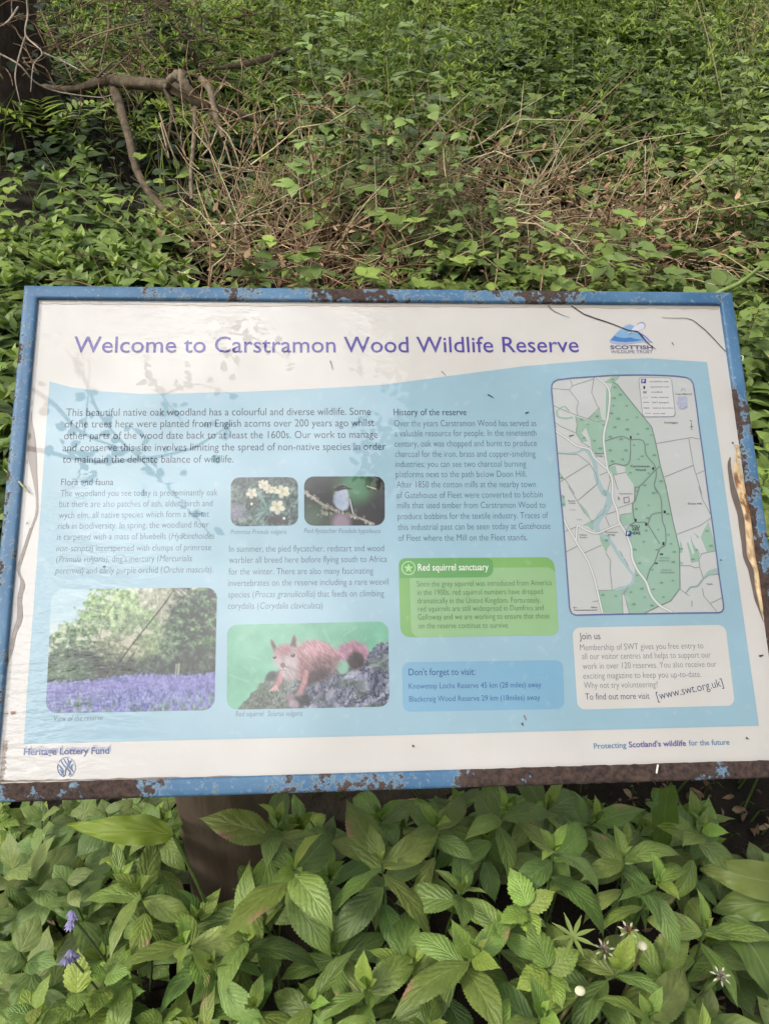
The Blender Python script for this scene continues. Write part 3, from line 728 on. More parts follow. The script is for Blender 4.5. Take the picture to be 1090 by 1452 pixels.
def paint_primrose(S, T, A):
    x = S * A
    n1 = fbm(x * 8, T * 8, 21); n2 = fbm(x * 24 + T * 8, T * 20, 22); n3 = vn(x * 50, T * 50, 23)
    img = K(92, 110, 106) + (n1 - .5)[..., None] * K(110, 110, 96) + (n2 - .5)[..., None] * 150 + (n3 - .5)[..., None] * 30
    img = over(img, (1 - sst(0, .3, T)) * .45, K(56, 68, 66))
    for k in range(26):
        a = -pi / 2 + (k - 13) * .21 + .2 * sin(k * 5.1); L = .3 + .12 * sin(k * 3.3)
        bx, by = .55, .68
        img = over(img, line(S, T, A, [(bx, by), (bx + cos(a) * L * .5 / A, by + sin(a) * L * .5), (bx + cos(a) * L / A, by + sin(a) * L)], .018, .6) * .8, K(100, 134, 128) + 34 * sin(k * 2.7))
    img = over(img, ell(S, T, A, .08, .72, .12, .14, nz_=(n2 - .5), soft=.5) * .6, K(168, 156, 186))
    img = over(img, ell(S, T, A, .70, .88, .18, .12, nz_=(n2 - .5), soft=.4) * .8, K(50, 54, 54))
    img = over(img, ell(S, T, A, .33, .52, .1, .1, nz_=(n2 - .5), soft=.4) * .7, K(58, 62, 62))
    for cx, cy, r, a0 in ((.50, .17, .085, .2), (.57, .25, .075, .9), (.31, .33, .085, .4), (.65, .27, .06, 0), (.77, .30, .105, .6), (.69, .62, .115, .3), (.46, .13, .06, 0), (.83, .33, .05, .2)):
        for k in range(5):
            a = a0 + k * 2 * pi / 5
            img = over(img, ell(S, T, A, cx + cos(a) * r * .8 / A, cy + sin(a) * r * .8, r * .56 / A, r * .46, a, .25), K(222, 218, 198) - (k % 2) * 20)
        img = over(img, ell(S, T, A, cx, cy, r * .26 / A, r * .26, 0, .4), K(206, 188, 110))
    img = over(img, ell(S, T, A, .31, .55, .018, .03), K(230, 226, 210)); img = over(img, ell(S, T, A, .79, .85, .02, .03), K(220, 224, 216))
    return img + (rng.random(S.shape) - .5)[..., None] * 10
photo('photograph', [(327.4, 677), (422.4, 676.6), (422.8, 745.2), (327.2, 746.6)], 13, 150, 110, paint_primrose, 'photo of pale yellow primrose flowers')

def paint_bird(S, T, A):
    x = S * A; n1 = fbm(x * 5, T * 5, 31); n2 = fbm(x * 22, T * 22, 32)
    img = K(56, 52, 50) + (n1 - .5)[..., None] * 40
    img = over(img, ell(S, T, A, .62, .22, .22, .34, nz_=(n1 - .5) * .5, soft=.7) * .9, K(92, 146, 108))
    img = over(img, ell(S, T, A, .05, .78, .2, .3, soft=.7) * .6, K(76, 108, 86)); img = over(img, ell(S, T, A, .22, .86, .2, .2, soft=.7) * .4, K(88, 114, 92))
    img = over(img, ell(S, T, A, .46, .95, .12, .22, soft=.5) * .85, K(168, 148, 168))
    br = [(0, .33), (.10, .42), (.2, .55), (.30, .63), (.42, .72), (.55, .78), (.7, .86), (.86, .97)]
    img = over(img, line(S, T, A, br, .022, .5), K(168, 164, 156) + (n2 - .5)[..., None] * 120)
    for k in range(44):
        t = random.random(); q = np.array([np.interp(t, np.linspace(0, 1, 8), [b[0] for b in br]), np.interp(t, np.linspace(0, 1, 8), [b[1] for b in br])])
        img = over(img, ell(S, T, A, q[0] + random.gauss(0, .014), q[1] + random.gauss(0, .03), .016 + .01 * random.random(), .016 + .02 * random.random(), random.random() * 3, .3) * .9, K(196, 194, 184) - random.random() * 80)
    for k in range(26):
        img = over(img, ell(S, T, A, .26 + random.gauss(0, .045), .72 + random.gauss(0, .06), .02, .014, random.random() * 3, .4) * .8, K(168, 168, 152) - random.random() * 70)
    img = over(img, inpoly(S, T, A, [(.54, .40), (.58, .46), (.62, .72), (.60, .78), (.56, .62)], .02), K(52, 48, 50))          # wing and tail
    img = over(img, line(S, T, A, [(.565, .46), (.585, .62), (.605, .76)], .012), K(196, 200, 206))
    img = over(img, inpoly(S, T, A, [(.36, .40), (.385, .28), (.43, .21), (.50, .20), (.54, .27), (.555, .42), (.56, .58), (.53, .68), (.47, .71), (.40, .64), (.355, .53)], .03), K(178, 186, 200) + (n2 - .5)[..., None] * 44 - (sst(.42, .36, S) * 26)[..., None])
    img = over(img, ell(S, T, A, .44, .50, .05, .12, soft=.8) * .5, K(140, 162, 196))
    img = over(img, inpoly(S, T, A, [(.375, .30), (.385, .24), (.42, .19), (.48, .175), (.525, .21), (.55, .25), (.525, .262), (.47, .275), (.42, .30)], .018), K(42, 38, 42))
    img = over(img, inpoly(S, T, A, [(.535, .225), (.60, .255), (.535, .275)], .01), K(34, 32, 36))
    img = over(img, ell(S, T, A, .50, .225, .01, .012), K(120, 118, 120))
    img = over(img, line(S, T, A, [(.38, .235), (.43, .175), (.50, .165)], .008) * .5, K(170, 140, 160))
    img = over(img, line(S, T, A, [(.45, .70), (.455, .75)], .01) + line(S, T, A, [(.50, .70), (.505, .77)], .01), K(50, 46, 46))
    img = over(img, line(S, T, A, [(.78, .20), (.89, .26)], .014), K(190, 182, 160))
    return img + (rng.random(S.shape) - .5)[..., None] * 6
photo('photograph', [(431.2, 675.8), (545, 675.6), (545.6, 745.2), (431.4, 745.6)], 14, 170, 110, paint_bird, 'photo of a small bird on a lichen branch')

def paint_squirrel(S, T, A):
    x = S * A; n1 = fbm(x * 6, T * 6, 41); n2 = fbm(x * 20, T * 26, 42); n3 = fbm(x * 55 + T * 20, T * 40 - x * 20, 43, 3)
    img = K(124, 186, 158) + (n1 - .5)[..., None] * 30
    for p in ([(.02, .60), (.13, .68)], [(.14, .38), (.2, .43)], [(.60, .10), (.63, .22)], [(.72, .16), (.80, .06)]): img = over(img, line(S, T, A, p, .012, .9) * .25, K(180, 210, 194))
    wob = (n2 - .5) * .06
    rock = inpoly(S, T, A, [(.05, 1.05), (.14, .84), (.20, .72), (.27, .60), (.34, .55), (.55, .62), (.64, .57), (.76, .54), (.84, .44), (.93, .27), (1.05, .22), (1.05, 1.05)], .012, wob)
    w = fbm(x * 5, T * 5, 61); rx, ry = x * 7 + T * 9 + w * 3, T * 8 - x * 5 + w * 3
    ridge = 1 - np.abs(fbm(rx, ry, 44, 4) - .5) * 5
    rc = K(122, 126, 146) + (fbm(rx * 1.6, ry * .8, 45) - .5)[..., None] * 190 + (n3 - .5)[..., None] * 90
    rc = over(rc, sst(.70, .98, ridge) * .85, K(48, 50, 60)); rc = over(rc, sst(.6, .75, fbm(rx * 1.2, ry, 49)) * .7, K(178, 176, 194))
    rc = over(rc, sst(.52, .30, S) * .8, K(92, 104, 88) + (n3 - .5)[..., None] * 150)
    rc = over(rc, sst(.56, .70, fbm(x * 8, T * 11, 47)) * .5, K(96, 116, 96))
    img = over(img, rock, rc)
    fur = (n3 - .5) * .16; f1 = fbm(x * 46 - T * 34, T * 20 + x * 8, 48, 3); fs = (f1 - .5)[..., None] * 78
    pink, brown, dark, pale = K(178, 132, 138), K(112, 84, 86), K(70, 54, 58), K(184, 168, 170)
    # bushy tail curling up behind
    tail = np.maximum.reduce([ell(S, T, A, cx, cy, rx_, ry_, 0, .35, fur) for cx, cy, rx_, ry_ in ((.69, .42, .045, .10), (.73, .36, .05, .11), (.78, .325, .055, .105), (.83, .36, .045, .10))])
    img = over(img, tail, K(176, 132, 152) + fs)
    img = over(img, ell(S, T, A, .795, .46, .052, .105, -.2, .35, fur), dark + fs * .8)
    img = over(img, ell(S, T, A, .71, .53, .036, .085, -.3, .25), K(140, 188, 166))
    # back, flank, belly
    img = over(img, inpoly(S, T, A, [(.40, .36), (.43, .27), (.49, .215), (.56, .205), (.63, .255), (.675, .34), (.685, .44), (.66, .54), (.60, .61), (.53, .67), (.46, .69), (.40, .60)], .03, fur * .3), pink + fs)
    img = over(img, ell(S, T, A, .53, .30, .12, .08, .25, .8) * .4, K(206, 164, 168) + fs)
    img = over(img, ell(S, T, A, .585, .53, .10, .13, -.35, .5, fur) * .85, brown + fs); img = over(img, ell(S, T, A, .545, .63, .08, .07, -.4, .5, fur) * .9, dark + fs * .7)
    img = over(img, ell(S, T, A, .46, .50, .05, .13, 0, .7, fur) * .5, K(140, 104, 108) + fs)
    # fore legs and paws
    for pts, w_ in (([(.335, .58), (.322, .68), (.30, .745)], .034), ([(.485, .58), (.475, .70), (.452, .80)], .034)):
        img = over(img, line(S, T, A, pts, w_ * 1.25, .45), K(120, 88, 90)); img = over(img, line(S, T, A, pts, w_ * .9, .5), K(180, 136, 138) + fs * .7)
    for k in range(4):
        img = over(img, line(S, T, A, [(.30, .735), (.262 + k * .017, .79)], .009, .5), K(206, 168, 166)); img = over(img, line(S, T, A, [(.45, .79), (.42 + k * .017, .845)], .009, .5), K(172, 136, 140))
    for cx, cy, cc in ((.395, .88, K(150, 126, 140)), (.44, .93, K(58, 54, 60)), (.41, .95, K(168, 150, 162)), (.27, .62, K(54, 52, 58)), (.485, .90, K(52, 50, 54))): img = over(img, ell(S, T, A, cx, cy, .035, .05, cx * 9, .4, fur) * .85, cc + fs * .4)
    # neck, head, ears, face
    img = over(img, ell(S, T, A, .385, .56, .052, .13, -.15, .35, fur), pale + fs)
    for ear, inner in (([(.288, .33), (.268, .24), (.268, .18), (.288, .215), (.308, .30)], [(.290, .30), (.277, .23), (.298, .27)]), ([(.385, .28), (.395, .20), (.412, .135), (.428, .19), (.424, .29)], [(.398, .26), (.410, .18), (.418, .26)])):
        img = over(img, inpoly(S, T, A, ear, .012, fur * .1), K(128, 96, 100) + fs * .5); img = over(img, inpoly(S, T, A, inner, .012), K(76, 60, 66))
    img = over(img, ell(S, T, A, .352, .385, .068, .135, -.12, .16, fur), K(176, 136, 142) + fs * .8)
    img = over(img, ell(S, T, A, .35, .31, .05, .06, 0, .6, fur) * .55, K(160, 112, 120) + fs)
    img = over(img, ell(S, T, A, .352, .475, .046, .095, -.1, .35, fur), K(190, 176, 178) + fs * .6)
    img = over(img, ell(S, T, A, .415, .45, .024, .085, 0, .6) * .7, K(198, 186, 190)); img = over(img, ell(S, T, A, .298, .46, .018, .07, 0, .6) * .5, K(196, 182, 186))
    img = over(img, ell(S, T, A, .345, .40, .018, .07, 0, .7) * .5, K(150, 116, 122))
    for ex, ey, er in ((.292, .400, .0105), (.405, .380, .0135)):
        img = over(img, ell(S, T, A, ex, ey, er * 1.7, er * A * 1.3, 0, .4) * .55, K(204, 184, 184)); img = over(img, ell(S, T, A, ex, ey, er, er * A * .95, 0, .3), K(28, 22, 30)); img = over(img, ell(S, T, A, ex - .002, ey - .012, .003, .006), K(214, 214, 222))
    img = over(img, ell(S, T, A, .343, .495, .015, .028, 0, .35), K(112, 90, 100)); img = over(img, line(S, T, A, [(.343, .52), (.345, .545)], .004) * .8, K(104, 84, 92)); img = over(img, line(S, T, A, [(.325, .56), (.345, .548), (.368, .558)], .004) * .7, K(120, 98, 104))
    for k in range(6): img = over(img, line(S, T, A, [(.352, .51), (.40 + .01 * k, .50 + .02 * k)], .0022, .9) * .3, K(70, 60, 66))
    return img + (rng.random(S.shape) - .5)[..., None] * 8
photo('photograph', [(322.2, 886), (550.2, 881), (552, 1002), (321.6, 1006.5)], 14, 300, 165, paint_squirrel, 'photo of a red squirrel on a rock')

# ------------------------------------------------------------------ the map
mb = MB()
S1 = 6.8125
c1 = lambda *q: [(780 + x / S1, 520 + y / S1) for x, y in q]
c2 = lambda *q: [(900 + x / S1, 520 + y / S1) for x, y in q]
c3 = lambda *q: [(790 + x / S1, 690 + y / S1) for x, y in q]
c4 = lambda *q: [(900 + x / S1, 690 + y / S1) for x, y in q]
MAPC = ink(206, 208, 207); GRN = ink(160, 192, 173); RIV = ink(172, 197, 201); LN = ink(154, 158, 156); PATH = ink(132, 146, 140); ROAD = ink(226, 228, 224); CAS = ink(150, 156, 152); TXT = ink(86, 92, 92)
outl = (c1((10, 180), (28, 148), (70, 128), (200, 112), (420, 98), (600, 85), (800, 82)) + c2((60, 82), (260, 86), (400, 94), (490, 106), (535, 130), (558, 175), (585, 360), (615, 600), (655, 880))
        + c4((690, 0), (730, 280), (770, 580), (805, 860), (846, 1130), (848, 1180), (832, 1208), (800, 1218), (400, 1223), (0, 1230)) + c3((400, 1236), (170, 1242), (130, 1222), (112, 1170), (75, 650), (48, 300), (18, 10)) + c1((75, 990), (45, 640), (22, 380), (8, 230)))
flat(mb, outl, MAPC, 2)
# woods
flat(mb, c1((600, 150), (640, 170), (760, 320), (975, 585), (1010, 720), (1058, 960), (1090, 1100)) + c4((295, 0), (360, 330), (425, 600), (430, 985), (340, 1105), (240, 1150), (90, 1222)) + c3((640, 1228), (440, 1222), (390, 1005), (520, 1000), (600, 968), (690, 955), (735, 880), (745, 800), (720, 700), (700, 600), (670, 480), (640, 410), (598, 365), (606, 275), (712, 255), (720, 165), (742, 140), (738, 0))
     + c1((800, 1160), (775, 1110), (720, 1020), (720, 970), (620, 938), (560, 970), (530, 760), (515, 690), (525, 600), (555, 520), (562, 330), (580, 200)), GRN, 3)
flat(mb, c1((240, 480), (320, 505), (440, 530), (540, 520), (525, 600), (512, 690), (520, 850), (430, 850), (395, 800), (380, 700), (340, 590), (300, 640), (360, 720), (300, 730), (250, 660), (245, 600), (255, 550)), GRN, 3)
flat(mb, c1((520, 150), (600, 95), (670, 92), (620, 155), (580, 165)), GRN, 3)
flat(mb, c1((360, 505), (460, 420), (470, 380), (485, 470), (500, 520), (440, 520)), GRN, 3)
flat(mb, c1((535, 205), (565, 230), (560, 330), (545, 500), (530, 520)), GRN, 3)
flat(mb, c3((410, 450), (500, 470), (520, 540), (480, 600), (470, 640), (450, 600), (410, 520)), GRN, 3)
flat(mb, c3((205, 150), (280, 230), (320, 320), (400, 330), (400, 400), (330, 420), (290, 380), (240, 375), (320, 330), (260, 260)), GRN, 3)
flat(mb, c4((705, 340), (770, 560), (775, 620), (690, 632), (660, 560), (630, 490), (660, 420)), GRN, 3)
flat(mb, c4((530, 460), (560, 560), (620, 640), (610, 720), (540, 740), (520, 640), (495, 540), (510, 540), (555, 660), (570, 640), (540, 540)), GRN, 3)
flat(mb, c4((560, 440), (620, 490), (600, 500)), GRN, 3); flat(mb, c4((430, 520), (450, 560), (455, 640), (430, 640)), GRN, 3); flat(mb, c4((432, 720), (468, 740), (440, 762)), GRN, 3)
flat(mb, c3((25, 80), (60, 80), (80, 190), (40, 200)), GRN, 3); flat(mb, c1((75, 1000), (120, 1060), (100, 1090), (80, 1080)), GRN, 3)
ribbon(mb, c1((60, 420), (70, 480), (140, 500), (215, 490)), 3.2, GRN, 3, smooth=4); ribbon(mb, c1((70, 420), (130, 385), (180, 430)), 2.0, GRN, 3, smooth=4)
flat(mb, c1((560, 975), (640, 950), (640, 1035), (600, 1045)), GRN, 4); flat(mb, c1((625, 955), (720, 975), (715, 1020), (640, 1030)), MAPC, 4)
flat(mb, c1((605, 1050), (720, 1025), (800, 1140), (805, 1226), (650, 1226), (640, 1160)), MAPC, 4); flat(mb, c3((580, 0), (735, 0), (738, 140), (715, 160), (712, 255), (606, 270), (575, 210), (530, 120)), MAPC, 4)
flat(mb, c3((616, 1050), (640, 1040), (690, 1224), (630, 1226)), MAPC, 4)
# water
ribbon(mb, c1((50, 830), (150, 838), (260, 828), (330, 800), (400, 880), (430, 960), (440, 1060), (470, 1140), (510, 1220)) + c3((470, 60), (500, 120), (470, 210), (400, 300), (370, 380), (400, 440), (470, 500), (530, 560), (600, 680), (680, 790), (735, 860)), (1.5, 3, 6, 7, 8, 10, 9, 5, 5, 3), RIV, 5, smooth=4)
ribbon(mb, c3((735, 850), (725, 910), (690, 955), (560, 1000)), (4, 3), RIV, 5, smooth=4); flat(mb, c1((35, 540), (60, 580), (45, 590)), RIV, 5)
ribbon(mb, c4((485, 1030), (530, 975), (600, 960), (660, 885), (720, 830), (800, 815)), (1, 3, 3, 3, 6, 9), ink(166, 194, 182), 5, smooth=4)
# walls, boundaries and paths
for q in (c1((20, 212), (180, 225), (210, 185), (420, 118)), c1((190, 130), (208, 185)), c1((180, 225), (268, 340), (250, 420), (262, 470)), c1((420, 100), (395, 250), (462, 405), (360, 505)), c1((25, 375), (100, 410), (250, 470), (440, 530), (520, 520)),
          c1((30, 530), (100, 580), (240, 640)), c1((60, 840), (260, 850), (370, 930), (440, 1040), (455, 1130)) , c1((80, 1120), (370, 940)), c1((140, 1090), (230, 1226)), c1((455, 1130), (340, 1226)), c1((600, 1050), (720, 1022)), c1((470, 1050), (555, 1015)),
          c1((605, 1050), (650, 1190)), c1((555, 1010), (575, 1100), (550, 1200)), c1((240, 480), (255, 560), (245, 640), (300, 730), (380, 780)), c3((105, 0), (260, 260)), c3((195, 135), (355, 0)), c3((320, 350), (440, 260), (470, 180)), c3((460, 290), (500, 385)), c3((470, 270), (560, 240)), c3((575, 212), (720, 160)),
          c3((55, 440), (190, 385)), c3((75, 635), (190, 575)), c3((260, 640), (425, 565)), c3((465, 640), (512, 720), (505, 800), (525, 1000), (388, 1005)), c3((335, 1115), (395, 1102)), c3((650, 1000), (620, 1050), (630, 1226)), c3((640, 1040), (690, 1224)), c3((606, 275), (606, 350)), c3((606, 272), (710, 255)), c3((680, 965), (640, 1040)),
          c2((205, 742), (540, 685), (620, 700)), c2((515, 700), (560, 960), (640, 1226)), c2((275, 1068), (555, 955)), c2((580, 1042), (665, 1005)), c4((610, 0), (650, 130), (725, 270)), c4((400, 462), (620, 380), (730, 305)), c4((430, 765), (530, 765), (570, 785), (615, 780)), c4((770, 622), (640, 648), (612, 700), (620, 780), (655, 885)),
          c4((430, 990), (515, 1055)), c4((645, 980), (660, 1060), (720, 1130), (785, 1208)), c4((720, 1130), (835, 1075)), c4((545, 1100), (545, 1160)), c4((485, 1030), (530, 975), (600, 960), (650, 895), (710, 855), (800, 848))):
    ribbon(mb, q, 1.0, LN, 6)
ribbon(mb, c1((600, 150), (640, 170), (760, 320), (975, 585), (1010, 720), (1058, 960)) + c4((295, 0), (360, 330), (425, 600), (430, 985), (340, 1105), (240, 1150), (90, 1222)), 1.3, ink(122, 136, 128), 6)
for q in (c1((525, 720), (600, 695), (690, 675), (770, 710)), c1((770, 690), (765, 900), (715, 955), (625, 938), (560, 965)), c1((770, 708), (860, 705), (905, 740), (920, 850), (1000, 950), (1020, 1040), (1000, 1150), (1030, 1226)), c1((810, 1175), (870, 1145), (1000, 1010), (1058, 960)),
          c3((745, 0), (740, 140), (722, 170), (735, 300), (760, 345), (840, 345), (870, 370), (985, 555)), c3((750, 340), (690, 380)), c3((870, 370), (905, 275), (1005, 250)), c4((185, 0), (245, 110), (255, 260), (262, 340), (288, 410), (290, 560), (235, 600), (185, 735), (140, 800), (105, 910)), c3((745, 145), (790, 0))):
    ribbon(mb, q, 1.7, PATH, 6, smooth=3)
roads = ((c1((450, 105), (545, 190), (570, 290), (552, 480), (515, 640), (515, 760), (548, 990), (590, 1080), (597, 1226)), 2.6), (c1((40, 620), (150, 690), (250, 765), (375, 800), (420, 880), (555, 1000)), 2.4),
         (c3((530, 0), (530, 120), (572, 230), (590, 340), (650, 440), (705, 580), (720, 700), (770, 810), (850, 920), (900, 1050), (985, 1150), (1090, 1205)) + c4((345, 1216)), 2.8), (c3((595, 365), (480, 410), (380, 450), (290, 430), (205, 380), (185, 400), (178, 520)), 2.2), (c3((50, 300), (100, 400), (200, 570), (290, 720), (350, 880), (400, 1090), (432, 1224)), 2.4))
for q, w in roads: ribbon(mb, q, w + 1.1, CAS, 7, smooth=4)
for q, w in roads: ribbon(mb, q, w, ROAD, 8, smooth=4)
# little tree marks
marks = c1((620, 200), (672, 272), (614, 304), (605, 376), (732, 378), (588, 450), (652, 502), (738, 512), (832, 487), (620, 585), (740, 606), (935, 600), (970, 660), (842, 652), (578, 676), (680, 700), (935, 750), (803, 758), (575, 808), (726, 808), (882, 866), (846, 893), (695, 896), (596, 914), (1002, 855), (945, 1030), (768, 1024), (908, 1146), (1066, 1106), (300, 512), (356, 555), (422, 716), (480, 790), (450, 480), (508, 562), (598, 124), (320, 690), (108, 1074)) \
    + c3((765, 42), (875, 180), (757, 215), (870, 303), (855, 425), (970, 415), (830, 532), (742, 608), (790, 740), (766, 856), (912, 802), (1000, 928), (812, 985), (922, 992), (838, 1068), (706, 1020), (734, 1136), (910, 1148), (1020, 1066), (560, 1056), (436, 1046), (470, 520), (955, 610), (56, 100), (54, 172)) \
    + c4((175, 62), (315, 264), (320, 465), (342, 553), (375, 630), (365, 728), (252, 928), (360, 908), (690, 430), (728, 572), (555, 702), (590, 610), (445, 600))
for k, (x, y) in enumerate(marks):
    s = 1.7 + .5 * sin(k * 7.7); a = .3 * sin(k * 3.1)
    flat(mb, [(x + s * (cos(t) * 1.25 * cos(a)) , y + s * (sin(t) * .75 + .3 * sin(a) * cos(t))) for t in np.linspace(0, 2 * pi, 9)[:-1]], ink(132, 166, 148), 9)
    ribbon(mb, [(x - s * 1.7, y + .6), (x + s * 1.2, y + .9)], .5, ink(124, 152, 136), 9)
sq = lambda x, y, w, h, k=0: [(x - w, y - h), (x + w, y - h), (x + w, y + h), (x - w, y + h)]
BLK = ink(70, 76, 76)
for (x, y), w, h in [(c1((772, 686))[0], 1.1, 2.2), (c1((988, 986))[0], 1.3, 2.0), (c3((750, 325))[0], 1.4, 2.0), (c3((852, 366))[0], 1.5, 1.9), (c3((1030, 246))[0], 1.5, 1.9), (c3((1018, 552))[0], 1.3, 2.2), (c3((1000, 654))[0], 2.2, 1.0), (c3((950, 742))[0], 2.2, 1.0)]:
    flat(mb, sq(x, y, w, h), BLK, 9)
x, y = c3((680, 455))[0]; flat(mb, sq(x, y, 3.6, 3.6), ink(74, 76, 150), 9); text(mb, 'P', (x - 1.6, y + 2.5), (x + 1.9, y + 2.5), 5, ink(226, 226, 234), 10, .02)
PUR = ink(150, 132, 140)
ribbon(mb, c3((636, 110), (684, 102), (688, 150), (640, 160)), 1.6, PUR, 9, True); flat(mb, c3((576, 98), (592, 104), (598, 132), (584, 132)), PUR, 9)
flat(mb, c3((640, 380), (684, 372), (672, 396), (660, 410), (644, 412)), ink(196, 190, 206), 9)
def mtxt(c, s, x0, x1, y, cap, col=TXT, off=.006, dy=0):
    a, b = c((x0, y), (x1, y + dy)); text(mb, s, a, b, cap, col, 10, off)
mtxt(c1, 'Carstramon', 770, 955, 972, 3.0); mtxt(c1, 'Wood', 815, 915, 1008, 3.0); mtxt(c1, 'Airyland', 425, 508, 846, 2.0); mtxt(c1, 'Bridge', 435, 505, 870, 2.0)
mtxt(c3, 'YOU', 705, 790, 400, 4.0, ink(70, 76, 84)); mtxt(c3, 'ARE', 716, 784, 428, 4.0, ink(70, 76, 84)); mtxt(c3, 'HERE', 708, 796, 464, 4.0, ink(70, 76, 84))
mtxt(c3, 'Carstramon', 592, 720, 76, 1.9); mtxt(c3, 'Carstramon', 455, 580, 448, 1.9); mtxt(c3, 'Bridge', 485, 555, 472, 1.9); mtxt(c3, 'Rusko', 100, 168, 146, 1.8); mtxt(c3, 'Castle', 105, 170, 168, 1.8); mtxt(c3, 'Track', 112, 170, 232, 1.7, LN); mtxt(c3, 'Track', 180, 232, 326, 1.7, LN)
mtxt(c3, 'Nether', 210, 285, 474, 1.9); mtxt(c3, 'Rusko', 215, 285, 498, 1.9); mtxt(c3, '0m', 150, 186, 1176, 2.0); mtxt(c3, '300m', 320, 380, 1174, 2.0)
mtxt(c3, 'Charcoal', 980, 1070, 694, 1.8, PATH); mtxt(c3, 'Platforms', 975, 1075, 722, 1.8, PATH)
mtxt(c4, 'Doon of', 255, 345, 812, 2.0, PATH); mtxt(c4, 'Carstramon', 235, 378, 836, 2.0, PATH); mtxt(c4, 'Doon Hill', 508, 635, 174, 2.6); mtxt(c4, 'Fields', 688, 745, 948, 1.8)
mtxt(c2, 'Knockgee', 278, 408, 550, 2.4); mtxt(c2, 'Craig of Munnoch', 385, 545, 272, 1.9)
text(mb, 'Water of Fleet', c3((590, 625))[0], c3((675, 770))[0], 1.9, ink(120, 140, 150), 10, .004)
ribbon(mb, c3((158, 1186), (160, 1195), (378, 1193), (378, 1184)), .7, TXT, 9)
# rocky outcrop, north arrow
LIL = ink(168, 172, 200)
flat(mb, c2((410, 300), (470, 285), (500, 300), (495, 350), (500, 390), (450, 415), (420, 400), (398, 350)), ink(186, 190, 208), 8)
for q in (c2((405, 310), (430, 290), (425, 330)), c2((440, 330), (470, 300), (490, 310)), c2((400, 360), (440, 350), (430, 400)), c2((460, 360), (490, 350), (480, 400), (450, 380)), c2((440, 235), (450, 215), (475, 215), (480, 240))): ribbon(mb, q, .9, LIL, 9)
ribbon(mb, c2((538, 545), (542, 615)), .7, TXT, 9); ribbon(mb, c2((522, 584), (558, 580)), .6, TXT, 9); mtxt(c2, 'N', 526, 544, 534, 2.2)
# key
flat(mb, rrect(c2((30, 105), (345, 112), (384, 484), (70, 486)), 5), ink(216, 216, 216), 8); ribbon(mb, rrect(c2((30, 105), (345, 112), (384, 484), (70, 486)), 5), .8, ink(150, 154, 166), 9, True)
x, y = c2((78, 142))[0]; flat(mb, sq(x, y, 3.4, 3.2), ink(78, 80, 150), 9); text(mb, 'P', (x - 1.4, y + 2.1), (x + 1.7, y + 2.1), 4.2, ink(230, 230, 236), 10, .03)
x, y = c2((84, 204))[0]; flat(mb, sq(x, y, 1.3, 2.2), BLK, 9)
x, y = c2((90, 250))[0]; flat(mb, sq(x, y, 2.6, 1.6), ink(140, 160, 150), 9)
ribbon(mb, c2((70, 312), (90, 285), (100, 312), (125, 290)), .7, LN, 9)
for yy, xx, cc in ((347, 72, PATH), (402, 78, TXT), (453, 90, LN)): ribbon(mb, c2((xx, yy), (xx + 58, yy)), 1.0, cc, 9)
for s, x0, x1, yy in (('car park/bus stop', 135, 318, 152), ('waymarked route', 140, 326, 204), ('woodland', 150, 258, 254), ('rocky outcrop', 150, 318, 304), ('SWT footpath', 160, 322, 356), ('reserve boundary', 166, 366, 408), ('stone wall', 170, 284, 462)): mtxt(c2, s, x0, x1, yy, 2.0, TXT, .002)
ribbon(mb, outl, 1.7, ink(112, 118, 168), 9, True)
part(mb, 'map', label='pale map with green woods and a winding road')
bpy.data.objects.remove(_to); bpy.data.curves.remove(_tc)
# ------------------------------------------------------------------ ground
def ground():
    xs = np.concatenate([-np.geomspace(60, 4, 18), np.linspace(-3.8, 3.8, 90), np.geomspace(4, 60, 18)])
    ys = np.concatenate([-np.geomspace(40, 3, 12), np.linspace(-2.8, 6, 100), np.linspace(6.2, 14, 30), np.geomspace(14.5, 80, 20)])
    X, Y = np.meshgrid(xs, ys); Z = gz(X, Y) + .02 * (fbm(X * 6, Y * 6, 3) - .5) * (np.hypot(X, Y) < 12)
    n = len(xs); m = len(ys)
    i = np.arange(m - 1)[:, None] * n; j = np.arange(n - 1)[None]
    mb = MB(); c = np.array(lin(38, 32, 25))[None] * (.55 + .9 * fbm(X * 3, Y * 3, 5)).reshape(-1, 1)
    mb.add(np.stack([X, Y, Z], -1).reshape(-1, 3), np.stack([i + j, i + j + 1, i + n + j + 1, i + n + j], -1).reshape(-1, 4), c)
    o = mb.build('ground', M_SOIL); tag(o, None, None, kind='structure'); return o
ground()

